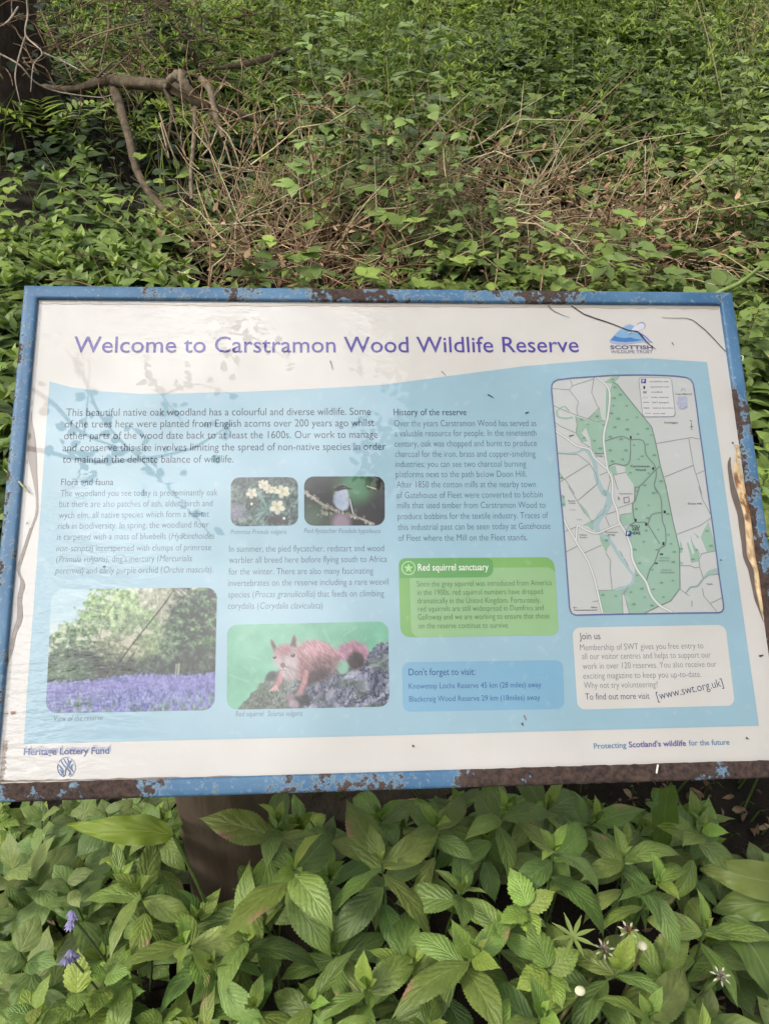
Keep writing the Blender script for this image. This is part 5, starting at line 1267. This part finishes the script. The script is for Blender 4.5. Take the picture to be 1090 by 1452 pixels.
grass('dead_grass', 1500, (-5, 6), (1.6, 10), (.12, .42), (.24, .18, .095), 17, lambda X, Y: 1.16 - bare(X, Y) + .12 * (X > .6), .0022)
grass('tall_grass', 420, (-2.5, 6), (2.8, 10), (.5, .95), (.30, .34, .10), 14, lambda X, Y: .3 + .7 * (X > 0), .003)
P = spread(2600, (-6, 6), (-1.6, .5), lambda X, Y: np.where(np.abs(X) > .95 + .15 * np.sin(Y * 5), 1, 0) * np.clip(2.2 - np.abs(X) * .25, .3, 1), 23, False)
tag(scatter('ground_cover', 'mercury', P, (.5, .85), .14, 8, seed=23), None, None, kind='stuff')
grass('short_grass', 9000, (-6, 6), (-4, .4), (.05, .16), (.12, .19, .035), 29, lambda X, Y: np.where((np.abs(X) > 1.0) | (Y < -.75), 1, 0), .003)
# leaf litter
def litter():
    g = np.random.default_rng(19); mb = MB(); pts = []
    for q, rx, ry, n in ((q_br, .5, .45, 420), (q_d1, .7, .5, 420), (q_d2, .5, .4, 460), (np.array([.56, .05]), .16, .25, 300), (np.array([.1, -.1]), .7, .45, 60), (q_tr, 1.4, 1.2, 400)):
        for k in range(n): pts.append((q[0] + g.normal() * rx * .6, q[1] + g.normal() * ry * .6))
    for x, y in pts:
        L = g.uniform(.007, .028); V, Fq, lv = leaf_grid(L, L * g.uniform(.2, .5), 4, 1, .8, .9, g.uniform(-.5, .6), g.uniform(-1.5, 1.8), .3)
        V = V @ rotm(g.uniform(0, 6.3), g.uniform(-.5, .9), g.uniform(-1, 1)).T + np.array([x, y, float(gz(x, y)) + g.uniform(.002, .05)])
        mb.add(V, Fq, np.array(((.13, .075, .045), (.19, .125, .075), (.09, .055, .04), (.24, .17, .11))[g.integers(0, 4)]) * g.uniform(.6, 1.2), lv)
    return tag(mb.build('leaf_litter', M_STRAW), None, None, kind='stuff')
litter()

# ------------------------------------------------------------------ dead stalk heaps
TAN = [np.array(c) for c in ((.62, .50, .31), (.54, .41, .24), (.70, .60, .40), (.40, .29, .175), (.44, .29, .165))]
def stalks(label, c, rx, ry, n, length, rise, rad, seed, group, cols=TAN, name='dead_stalk_heap', hgt=.22, lean=(0, 0), extra=0):
    r = random.Random(seed); base = G(c[0], c[1]); root = empty(name, base); tag(root, label, 'dead stalks', group); n = int(n * 1.5); rad = (rad[0] * .85, rad[1] * 1.05); hgt *= 1.35; extra = int(extra * 1.8); mb = MB(); cr = MB()
    for k in range(n):
        x = c[0] + r.gauss(0, rx * .5); y = c[1] + r.gauss(0, ry * .5); z = float(gz(x, y)) + r.random() ** 1.3 * hgt
        a = r.uniform(0, 2 * pi); L = r.uniform(*length); e = r.uniform(*rise)
        d = np.array([cos(a) * cos(e) + lean[0], sin(a) * cos(e) + lean[1], sin(e)]); bend = np.array([r.gauss(0, .2), r.gauss(0, .2), -abs(r.gauss(0, .28))])
        P = [np.array([x, y, z]) + d * L * t + bend * L * t * t + np.array([r.gauss(0, 1), r.gauss(0, 1), r.gauss(0, 1)]) * L * .022 for t in np.linspace(0, 1, 5)]
        R = r.uniform(*rad); tube(mb, P, [R, R * .85, R * .5], r.choice(cols) * r.uniform(.6, 1.2), 4)
        if r.random() < .5:
            q = P[r.randint(2, 4)]; d2 = d + np.array([r.gauss(0, .5), r.gauss(0, .5), r.gauss(.2, .3)]); tube(mb, [q, q + d2 * L * .18, q + d2 * L * .32], [R * .6, R * .3], r.choice(cols) * r.uniform(.6, 1.1), 3)
    for k in range(extra):     # curled dead leaves caught in the heap
        x = c[0] + r.gauss(0, rx * .5); y = c[1] + r.gauss(0, ry * .5); z = float(gz(x, y)) + r.random() * hgt * 1.3
        L = r.uniform(.015, .05); V, Fq, lv = leaf_grid(L, L * r.uniform(.2, .5), 4, 1, .8, .9, r.uniform(-.6, .8), r.uniform(-2, 2), .3)
        cr.add(V @ rotm(r.uniform(0, 6.3), r.uniform(-1, 1), r.uniform(-1, 1)).T + np.array([x, y, z]), Fq, np.array(((.30, .18, .10), (.42, .28, .165), (.18, .105, .06))[k % 3]) * r.uniform(.6, 1.2), lv)
    mb.build('stalks', M_STRAW, root, local=base)
    if extra: cr.build('dead_leaves', M_STRAW, root, local=base)
    return root
GD = 'dead stalk heaps behind the board'
stalks('tangle of grey brown dead bramble stems under the fallen branch', p2g(375, 330, .22), .42, .36, 110, (.15, .6), (.1, 1.25), (.0012, .0030), 21, GD, hgt=.18, name='dead_bramble_tangle', extra=120)
stalks('reddish dead stalks at the foot of the bramble tangle, just above the board edge', p2g(430, 372, .22), .45, .25, 110, (.15, .5), (0, 1.2), (.0014, .0035), 22, GD, [np.array(c) for c in ((.26, .15, .085), (.33, .21, .13), (.2, .11, .065))], hgt=.2, extra=160)
stalks('straw heap stretching over the middle of the slope', p2g(640, 300, .22), .70, .40, 220, (.2, .6), (.0, 1.15), (.0014, .0036), 23, GD, hgt=.3, extra=330)
stalks('long pale dead stalks lying crosswise above the centre right of the board', p2g(780, 350, .22), .55, .35, 220, (.2, .6), (-.1, .95), (.0014, .0036), 24, GD, hgt=.28, extra=330)
stalks('dark brown crumpled heap of dead bracken near the right of the board', p2g(925, 360, .22), .40, .34, 190, (.08, .34), (-.2, .8), (.0012, .003), 25, GD, [np.array(c) for c in ((.19, .105, .06), (.26, .155, .09), (.4, .3, .19))], hgt=.27, extra=620)
stalks('small straw patch high on the slope', p2g(850, 200, .22), .45, .35, 60, (.12, .4), (0, .9), (.0016, .003), 26, GD, hgt=.2, extra=120)
stalks('pale straw fan at the upper right corner', p2g(1085, 75, .22), .4, .4, 46, (.4, .95), (.6, 1.3), (.0018, .0035), 27, GD, hgt=.1)
stalks('light straw lying just above the right corner of the board', p2g(895, 395, .22), .30, .14, 70, (.12, .42), (-.1, .5), (.0012, .003), 28, GD, hgt=.22, extra=60)
# single stalks that stand out
def stem(name, label, cat, pts, rad, col, mat=M_STRAW, group=None, k=6, m=8, jit=0.04):
    P = smooth_path(pts, m); mb = MB(); base = P[0].copy(); tube(mb, P, rad, col, k, jit)
    o = mb.build(name, mat, local=base); o.location = tuple(base); return tag(o, label, cat, group)
gq = p2g(1046, 285); dz = (gq - CAM) @ MW[:, 2]
stem('dry_stalk', 'tall thin straw coloured stalk leaning across the upper right', 'dry stalk', [gq, p2d(1032, 190, dz), p2d(1011, 85, dz * .98), p2d(986, -4, dz * .96), p2d(972, -60, dz * .95)], [.0034, .003, .0016], (.50, .42, .24))
q0 = p2g(938, 418, .1); d0 = (q0 - CAM) @ MW[:, 2]
stem('green_stem', 'smooth green stem slanting up behind the right corner of the board', 'stem', [p2d(990, 430, 1.62), p2d(1020, 414, 1.60), p2d(1050, 400, 1.58), p2d(1078, 378, 1.55)], [.0042, .0046, .004], (.20, .28, .08), M_STEM)
for pts, lab in (([(548, 405), (555, 300), (575, 230), (620, 175), (668, 130)], 'long arched dead stalk rising from the left end of the straw heap'), ([(575, 262), (640, 215), (680, 175)], 'bent dead stalk over the straw heap'),
                 ([(560, 192), (620, 210), (700, 232), (770, 258), (800, 262)], 'long pale stalk lying across the top of the straw heap'), ([(745, 300), (757, 260), (748, 224)], 'short upright pale stalk in the straw heap'),
                 ([(560, 248), (650, 190), (720, 178)], 'thin pale stalk leaning over the leafy gap in the middle'), ([(820, 396), (838, 340), (905, 268)], 'thin grey stalk arching to the right above the board'),
                 ([(690, 372), (706, 320), (715, 280)], 'stiff pale stalk standing in the dark gap above the board middle'), ([(870, 300), (905, 240), (902, 195)], 'thin dry stalk on the leafy slope left of the tall straw stalk')):
    g0 = p2g(*pts[0]); d0 = (g0 - CAM) @ MW[:, 2]
    stem('dead_stalk', lab, 'dead stalk', [g0] + [p2d(x, y, d0 * (1 - .02 * k)) for k, (x, y) in enumerate(pts[1:])], [.0042, .0036, .0018], TAN[2] * .95, group='single dead stalks')

# ------------------------------------------------------------------ fallen branch
ft = p2g(282, 332, .10); D0 = (ft - CAM) @ MW[:, 2]; DL = D0 * 1.03
def bp(pts, d): return [p2d(x, y, d * k) for x, y, k in pts]
root = empty('fallen_branch', ft); tag(root, 'fallen mossy branch propped on its own side limbs at the upper left', 'branch')
BK = np.array(lin(98, 86, 70)); BK2 = np.array(lin(132, 118, 100)); MOSS = np.array((.13, .125, .03))
mb = MB()
tube(mb, smooth_path(bp([(62, 122, 1.12), (105, 126, 1.08), (150, 114, 1.02), (190, 118, 1.0), (238, 122, .99), (262, 134, .98), (290, 148, .98), (330, 160, 1.0), (385, 176, 1.03), (420, 192, 1.05)], DL), 7), [.010, .014, .022, .025, .024, .027, .022, .016, .011, .005], BK, 14, .11)
tube(mb, smooth_path(bp([(236, 124, .985), (243, 112, .96), (254, 106, .955), (262, 118, .955), (272, 134, .96)], DL), 6), [.010, .015, .018, .018, .013], BK2, 10, .16)
mb.build('limb', M_BARK, root, local=ft)
for pts, rad, col in (([(161, 122, 1.02), (170, 150, 1.0), (183, 195, .97), (192, 235, .95), (205, 262, .93), (226, 290, .92), (250, 312, .915), (281, 334, .91)], [.022, .019, .016, .015, .014, .014, .012], BK),
                      ([(285, 112, .98), (298, 128, .975), (305, 160, .97), (316, 196, .955)], [.016, .015, .011, .007], BK2), ([(277, 150, .98), (276, 190, .96), (271, 245, .93), (272, 283, .92)], [.010, .009, .007], BK2 * .9),
                      ([(233, 125, .99), (244, 150, .975), (242, 175, .96), (236, 215, .95)], [.009, .008, .004], BK * .8), ([(300, 98, 1.05), (340, 92, 1.06), (372, 84, 1.08), (412, 68, 1.1)], [.006, .014, .014, .005], BK * 1.05)):
    mb = MB(); tube(mb, smooth_path(bp(pts, DL), 6), rad, col, 9, .06); mb.build('side_limb', M_BARK, root, local=ft)
mb = MB()
tube(mb, smooth_path(bp([(232, 300, .912), (252, 314, .911), (281, 333, .907)], DL), 4), [.013, .019, .015], MOSS * 1.5, 8, .15)
mb.build('moss', M_SOIL, root, local=ft)
# bare twigs round it
def twigs(label, lines, d, rad, col, group='bare twigs at the upper left'):
    P0 = p2d(*lines[0][0][:2], d); root = empty('bare_twig', P0); tag(root, label, 'twig', group); mb = MB()
    for k, ln in enumerate(lines): tube(mb, smooth_path([p2d(x, y, d * (1 + .02 * sin(k + j))) for j, (x, y) in enumerate(ln)], 5), [rad, rad * .8, rad * .4], np.array(col) * (1 - .1 * (k % 3)), 5, .08)
    mb.build('twig', M_BARK, root, local=P0); return root
twigs('pale twig zigzagging down in front of the dark trunk', [[(38, -8), (40, 20), (37, 50), (60, 74), (48, 92), (44, 130)], [(60, 74), (92, 88), (118, 102)], [(37, 50), (28, 78), (22, 110), (30, 150)], [(26, 10), (12, 30), (-5, 40)], [(-4, 74), (28, 92), (50, 116), (82, 130), (140, 138), (160, 134)]], DL * .98, .0042, lin(172, 158, 144))
twigs('forked twig leaning over the fallen branch', [[(98, 24), (112, 60), (140, 108)], [(58, 14), (76, 55), (104, 116)], [(152, -5), (154, 40), (142, 108), (178, 82), (186, 74)], [(100, 68), (135, 50), (200, 32), (224, 28)], [(102, 74), (128, 102), (148, 112)], [(138, 110), (160, 88), (180, 90), (184, 78)]], DL * 1.02, .0045, lin(140, 120, 98))
twigs('spray of pale forked twigs hanging below the branch end', [[(286, 222), (300, 205), (312, 180), (345, 166), (382, 154)], [(282, 225), (320, 235), (372, 244), (396, 248)], [(396, 248), (440, 205), (447, 180)], [(345, 230), (365, 190), (384, 160)], [(312, 180), (330, 205), (360, 300)], [(318, 200), (336, 260), (360, 328)], [(396, 248), (420, 240), (446, 205)], [(400, 255), (370, 295), (340, 320)], [(362, 170), (372, 240)]], D0 * .98, .0040, lin(186, 164, 138))
twigs('slim upright twigs against the branch', [[(284, 210), (294, 168), (318, 112), (326, 100)], [(300, 142), (320, 118), (330, 125)], [(290, 196), (303, 140), (314, 118)], [(228, 175), (240, 225), (225, 190)], [(226, 160), (244, 214), (256, 235)]], D0 * 1.0, .0034, lin(170, 150, 126))
twigs('long dead cane arching right of the tangle', [[(448, 148), (480, 122), (512, 112), (548, 116)], [(480, 124), (496, 104), (490, 150)], [(462, 147), (486, 126), (530, 110)], [(420, 370), (422, 290), (445, 206)], [(375, 318), (440, 306), (505, 303)]], D0 * 1.0, .0040, lin(158, 130, 102))
twigs('thin stalks crossing over the leaves just above the board', [[(396, 390), (440, 366), (482, 330)], [(262, 354), (290, 338), (345, 318)], [(376, 358), (384, 390), (386, 405)], [(368, 366), (378, 382)]], D0 * .9, .0036, lin(176, 160, 120))

r = random.Random(90); fine = []
for k in range(64):
    x, y = r.uniform(-5, 290), r.uniform(-5, 125); a = r.uniform(-2.2, -.4); L = r.uniform(20, 75); ln = [(x, y)]
    for q in range(4): a += r.gauss(0, .45); x += cos(a) * L / 4; y += sin(a) * L / 4 + 2; ln.append((x, y))
    fine.append(ln)
twigs('thicket of fine bare twigs between the dark trunk and the fallen branch', fine, DL * 1.05, .0032, lin(132, 112, 92))
def wander(n, x0, x1, y0, y1, a0, a1, l0, l1):
    out = []
    for k in range(n):
        x, y = r.uniform(x0, x1), r.uniform(y0, y1); a = r.uniform(a0, a1); L = r.uniform(l0, l1); ln = [(x, y)]
        for q in range(5): a += r.gauss(0, .3); x += cos(a) * L / 5; y += sin(a) * L / 5; ln.append((x, y))
        out.append(ln)
        if r.random() < .6: j = r.randint(1, 3); out.append([ln[j], (ln[j][0] + r.uniform(-22, 22), ln[j][1] - r.uniform(5, 25)), (ln[j][0] + r.uniform(-35, 35), ln[j][1] - r.uniform(15, 45))])
    return out
twigs('dense web of dull brown twigs along the top left, above the fallen branch', wander(58, -5, 330, 0, 110, -.6, .8, 50, 130), DL * 1.04, .0030, lin(112, 92, 72))
twigs('arching forked twigs knotted below the right half of the fallen branch', wander(46, 270, 470, 170, 360, -2.3, -.5, 60, 150), D0 * .97, .0030, lin(164, 138, 108))
fine = []
for k in range(16):
    x, y = r.uniform(130, 225), r.uniform(20, 120); fine.append([(x, y), (x + r.uniform(5, 20), y + 25), (x + r.uniform(10, 45), y + r.uniform(45, 80))])
twigs('drooping spray of thin brown twigs above the fallen branch', fine, DL * 1.02, .0026, lin(140, 116, 92))
# ------------------------------------------------------------------ leafy bramble shoots
def bramble(label, c_px, spread_px, hgt, n, leaf, depth_k=1.0, col=(.20, .285, .085), seed=1, low=.15, name='leafy_bramble'):
    r = random.Random(seed); leaf *= 1.4; hgt *= 1.3; g0 = p2g(*c_px, .12); root = empty(name, g0); tag(root, label, 'bramble', 'leafy brambles behind the board'); ms, ml = MB(), MB()
    d = (g0 - CAM) @ MW[:, 2]; sp_ = spread_px / F * d
    for k in range(n):
        b = G(g0[0] + r.uniform(-1, 1) * sp_, g0[1] + r.uniform(-.5, .5) * sp_ * .8)
        H_ = hgt * r.uniform(.55, 1.1); tp = b + np.array([r.gauss(0, .12) * H_, r.gauss(-.05, .12) * H_, H_]); ctrl = [b, (b + tp) / 2 + np.array([r.gauss(0, .05), r.gauss(0, .05), .04]), tp]
        P = smooth_path(ctrl, 6); tube(ms, P, [.0024, .0018, .001], (.16, .14, .06), 5)
        for q in range(int(5 + H_ * 11)):
            t = low + (1 - low) * (q + r.random()) / (5 + H_ * 11); p = P[min(len(P) - 1, int(t * (len(P) - 1)))]
            a = q * 2.4 + r.uniform(-.5, .5); out = np.array([cos(a), sin(a), r.uniform(-.1, .5)]); L = leaf * r.uniform(.6, 1.15) * (1.1 - .4 * t); e = p + out * L * .8
            tube(ms, [p, (p + e) / 2 + np.array([0, 0, .006]), e], .0009, (.15, .18, .06), 3)
            cc = np.array(col) * r.uniform(.7, 1.3)
            for j, da in enumerate((0, 1.35, -1.35)):
                s = L * (1.0 if j == 0 else .8); V, Fq, lv = leaf_grid(s, s * .68, 10, 2, .68, .8, .18, .7, .15, .22, 5, .0, .15)
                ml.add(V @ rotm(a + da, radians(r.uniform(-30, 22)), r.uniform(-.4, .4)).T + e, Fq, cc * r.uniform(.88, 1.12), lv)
    ms.build('stems', M_STEM, root, local=g0); ml.build('foliage', M_COVER, root, local=g0); return root
bramble('tall light green bramble right of the dead bramble tangle', (500, 345), 44, 1.05, 10, .062, seed=31, low=.12)
bramble('light green bramble in the middle just above the board edge', (590, 385), 50, .62, 11, .052, seed=32)
bramble('low bramble with a few bright leaves in the straw above the board middle', (705, 385), 60, .34, 9, .055, seed=33)
bramble('bramble tips at the upper middle behind the fallen branch', (455, 215), 40, .7, 8, .05, seed=34, col=(.16, .235, .065))
bramble('yellow green bramble left of the tall straw stalk, right of the brown heap', (975, 372), 45, .45, 10, .060, seed=35, col=(.235, .30, .09))
bramble('bramble reaching in from the right edge above the board corner', (1065, 385), 50, .65, 12, .060, seed=36, col=(.235, .305, .09))
bramble('bramble with round leaves crowding the right edge beside the top board corner', (1085, 560), 34, .36, 9, .062, seed=37, col=(.19, .265, .075))
bramble('small bramble between the straw heap and the brown heap', (855, 392), 34, .26, 6, .05, seed=38, col=(.225, .29, .085))
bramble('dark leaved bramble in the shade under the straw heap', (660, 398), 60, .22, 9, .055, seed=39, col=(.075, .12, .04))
bramble('pale nettle like clump high on the slope at the right', (1040, 235), 60, .5, 11, .05, seed=40, col=(.20, .275, .08))
bramble('leafy clump on the slope below the upper middle', (640, 150), 60, .5, 10, .05, seed=41, col=(.15, .23, .05))
bramble('bushy green clump at the top edge right of the middle', (800, 60), 70, .7, 12, .055, seed=42, col=(.14, .215, .045))
bramble('bright clump at the top edge left of the middle', (420, 75), 60, .75, 12, .055, seed=43, col=(.165, .245, .05))

# ------------------------------------------------------------------ the tree at the upper left
def crown(mb, centres, n, leaf, col, seed, flat_=.8):
    g = np.random.default_rng(seed)
    k = len(centres); per = n // k
    V, Fq, lv = leaf_grid(1, .62, 3, 1, .75, .9, .2, .6, .1)
    for (c, rad) in centres:
        d = g.normal(size=(per, 3)); d /= np.linalg.norm(d, axis=1, keepdims=True); rr = rad * g.random((per, 1)) ** .45; p = np.array(c) + d * rr * np.array([1, 1, flat_])
        clump = (vn(p[:, 0] * 2.1 + 50, p[:, 1] * 2.1 + p[:, 2] * 1.7 + 50, seed) > .38)
        p = p[clump]
        for q in p:
            R = rotm(g.uniform(0, 6.3), g.uniform(-.8, .6), g.uniform(-.8, .8)); s = leaf * g.uniform(.7, 1.25)
            mb.add((V * s) @ R.T + q, Fq, np.array(col) * g.uniform(.65, 1.35), lv)
tb = p2g(8, 200); tb[2] = float(gz(tb[0], tb[1]))
root = empty('tree', tb); tag(root, 'dark shaded tree trunk with ivy at the upper left corner', 'tree')
mb = MB(); x, y, z = tb
tube(mb, smooth_path([(x, y, z - .1), (x + .02, y, z + .35), (x - .02, y + .02, z + 1.2), (x + .05, y, z + 2.4), (x - .05, y, z + 4.2), (x, y, z + 6)], 8), [.40, .27, .23, .20, .14, .07], lin(52, 42, 36), 16, .06)
tube(mb, smooth_path([(x - .42, y - .1, z - .1), (x - .40, y - .1, z + 1.0), (x - .5, y, z + 2.6)], 8), [.13, .10, .08], lin(48, 40, 34), 12, .08)
tube(mb, smooth_path([(x, y, z + 2.3), (x + .8, y - .5, z + 3.2), (x + 1.6, y - .7, z + 3.7)], 6), [.09, .06, .03], lin(60, 50, 42), 10, .06)
tube(mb, smooth_path([(x, y, z + 2.8), (x - .8, y + .4, z + 3.8), (x - 1.5, y + .6, z + 4.6)], 6), [.09, .06, .03], lin(60, 50, 42), 10, .06)
mb.build('trunk', M_BARK, root, local=tb)
mb = MB(); g = np.random.default_rng(51)
V, Fq, lv = leaf_grid(1, .85, 4, 1, .6, .7, .1, .4, .2)
for k in range(520):
    a = g.uniform(0, 6.3); zz = g.uniform(.05, 3.2); rr = .27 + g.uniform(0, .07) + (.1 if zz < .3 else 0) ; s = g.uniform(.035, .06)
    mb.add((V * s) @ rotm(a + g.uniform(-.6, .6), g.uniform(-1.3, -.2), g.uniform(-.5, .5)).T + np.array([x + cos(a) * rr, y + sin(a) * rr, z + zz]), Fq, np.array((.035, .062, .022)) * g.uniform(.6, 1.5), lv)
mb.build('ivy', M_COVER, root, local=tb)
mb = MB(); crown(mb, [((x, y, z + 5.2), 1.9), ((x + 1.3, y - .6, z + 4.1), 1.2), ((x - 1.4, y + .5, z + 4.9), 1.4), ((x + .5, y + .6, z + 6.6), 1.3), ((x + .9, y - .2, z + 2.9), 1.0), ((x - .3, y - .5, z + 3.2), 1.1), ((x + 2.0, y - .1, z + 3.4), .9)], 9500, .10, (.05, .10, .022), 52); mb.build('crown', M_COVER, root, local=tb)
# ivy mound behind the fallen branch
bramble('dark ivy hanging behind the fallen branch', (235, 118), 34, .55, 9, .055, seed=44, col=(.032, .06, .026), name='ivy_bush')
bramble('ferny bright tuft behind the knot of the fallen branch', (270, 122), 26, .42, 7, .05, seed=45, col=(.085, .15, .03), name='fern_tuft')

# ------------------------------------------------------------------ woodland behind the viewer: shades the place and shows mirrored in the board's film
def tree(label, base, h, crowns, n, leaf, col, seed, rad=.2, limbs=()):
    b = G(*base); root = empty('tree', b); tag(root, label, 'tree'); mb = MB()
    tube(mb, smooth_path([b + np.array([0, 0, -.1]), b + np.array([.05, 0, h * .4]), b + np.array([-.05, .1, h])], 8), [rad * 1.3, rad, rad * .45], lin(84, 74, 62), 14, .05)
    for ln, r_ in limbs: tube(mb, smooth_path(ln, 7), [r_, r_ * .7, r_ * .3], lin(84, 74, 62), 8, .06)
    mb.build('trunk', M_BARK, root, local=b)
    mb = MB(); crown(mb, crowns, n, leaf, col, seed); mb.build('crown', M_COVER, root, local=b); return root
def mirror(px, py, dist):
    """point seen mirrored at this place on the board, dist metres up along the reflected ray"""
    d = ray(px, py); d = d / np.linalg.norm(d); t = ((OB - CAM) @ BN) / (d @ BN); q = CAM + d * t
    r = d - 2 * (d @ BN) * BN; return q + r * dist
M1 = mirror(900, 760, 6.5); M2 = mirror(620, 560, 7.5); M3 = mirror(980, 480, 7); M4 = mirror(560, 1000, 6.0); M5 = mirror(1050, 1050, 5.5)
tree('broad tree behind the viewer mirrored over the right of the board', (1.9, -2.9), 5.5, [(M1, 1.9), (M2, 1.2), (M3, 1.8), (M5, 1.3)], 13500, .10, (.05, .095, .022), 61, .2,
     [([(1.9, -2.9, 3.0), tuple((np.array((1.9, -2.9, 4)) + M1) / 2), tuple(M1)], .09), ([(1.9, -2.9, 3.5), tuple((np.array((1.9, -2.9, 5.5)) + M2) / 2), tuple(M2)], .09)])
# a low leafy bough on the left whose outline shows in the film
bb = G(-2.3, -1.6); root = empty('sapling', bb); tag(root, 'leafy sapling whose bough is mirrored over the left of the board', 'tree'); mb = MB(); ml = MB()
tube(mb, smooth_path([bb, bb + np.array([.1, 0, 1.4]), bb + np.array([.3, .1, 2.6]), mirror(-60, 300, 2.0)], 8), [.05, .04, .03, .016], lin(84, 74, 62), 8, .05)
r = random.Random(71); V, Fq, lv = leaf_grid(1, .64, 8, 2, .72, .85, .2, .6, .1)
def bough(pts, dist, rad, every=.05, leafk=1.0):
    P = smooth_path([mirror(x, y, dist + .05 * k) for k, (x, y) in enumerate(pts)], 8); tube(mb, P, [rad, rad * .7, rad * .35], lin(80, 70, 60), 6, .06)
    L = 0
    for a, b in zip(P[:-1], P[1:]):
        L += np.linalg.norm(b - a)
        while L > every:
            L -= every
            if r.random() < .8:
                for _ in range(r.randint(1, 3)):
                    s = r.uniform(.026, .055) * leafk; o = np.array([r.gauss(0, .03), r.gauss(0, .03), r.gauss(0, .03)])
                    ml.add((V * s) @ rotm(r.uniform(0, 6.3), r.uniform(-.9, .6), r.uniform(-.7, .7)).T + b + o, Fq, np.array((.07, .13, .03)) * r.uniform(.7, 1.3), lv)
B0 = 1.75
for pts, rad in (([(-60, 300), (40, 470), (110, 430), (180, 380), (260, 330)], .012), ([(40, 470), (110, 520), (150, 600), (240, 690), (300, 760)], .007), ([(-60, 500), (60, 560), (120, 615), (190, 640)], .009), ([(110, 430), (160, 460), (205, 520), (230, 560), (260, 600)], .006),
                 ([(120, 615), (125, 560), (130, 500)], .004), ([(-40, 620), (60, 640), (150, 655), (260, 640), (330, 600)], .010), ([(180, 380), (230, 430), (300, 470), (340, 520)], .006), ([(300, 470), (360, 480), (420, 520)], .004),
                 ([(-60, 780), (20, 760), (90, 700), (130, 640)], .006), ([(230, 560), (280, 545), (330, 560)], .004)):
    bough(pts, B0 + .12 * r.random(), rad, .046, .9)
mb.build('bough', M_BARK, root, local=bb); ml.build('foliage', M_COVER, root, local=bb)

# ------------------------------------------------------------------ small things lying on the board
def onboard(px, py, h=.0): 
    a, b = p2b(px, py); return OB + BU * a - BV * b - BN * h
stem('straw_piece', 'short pale straw piece poking over the left frame edge', 'straw', [onboard(30.5, 685, .008), onboard(36, 692, .006), onboard(44, 700, .003)], [.0012, .0012, .0006], (.50, .52, .30), k=5)
stem('straw_piece', 'tiny white straw sliver on the rusty lower frame edge', 'straw', [onboard(928, 1084, .009), onboard(926.5, 1090, .010), onboard(925, 1096, .011)], .0011, (.7, .68, .62), k=5)
stem('grass_blade', 'bent green blade end sticking out beside the right frame edge', 'grass blade', [onboard(1046, 503, -.004), onboard(1049, 508, .006), onboard(1048, 516, .008)], [.0012, .001], (.40, .48, .30), M_STEM, k=5)
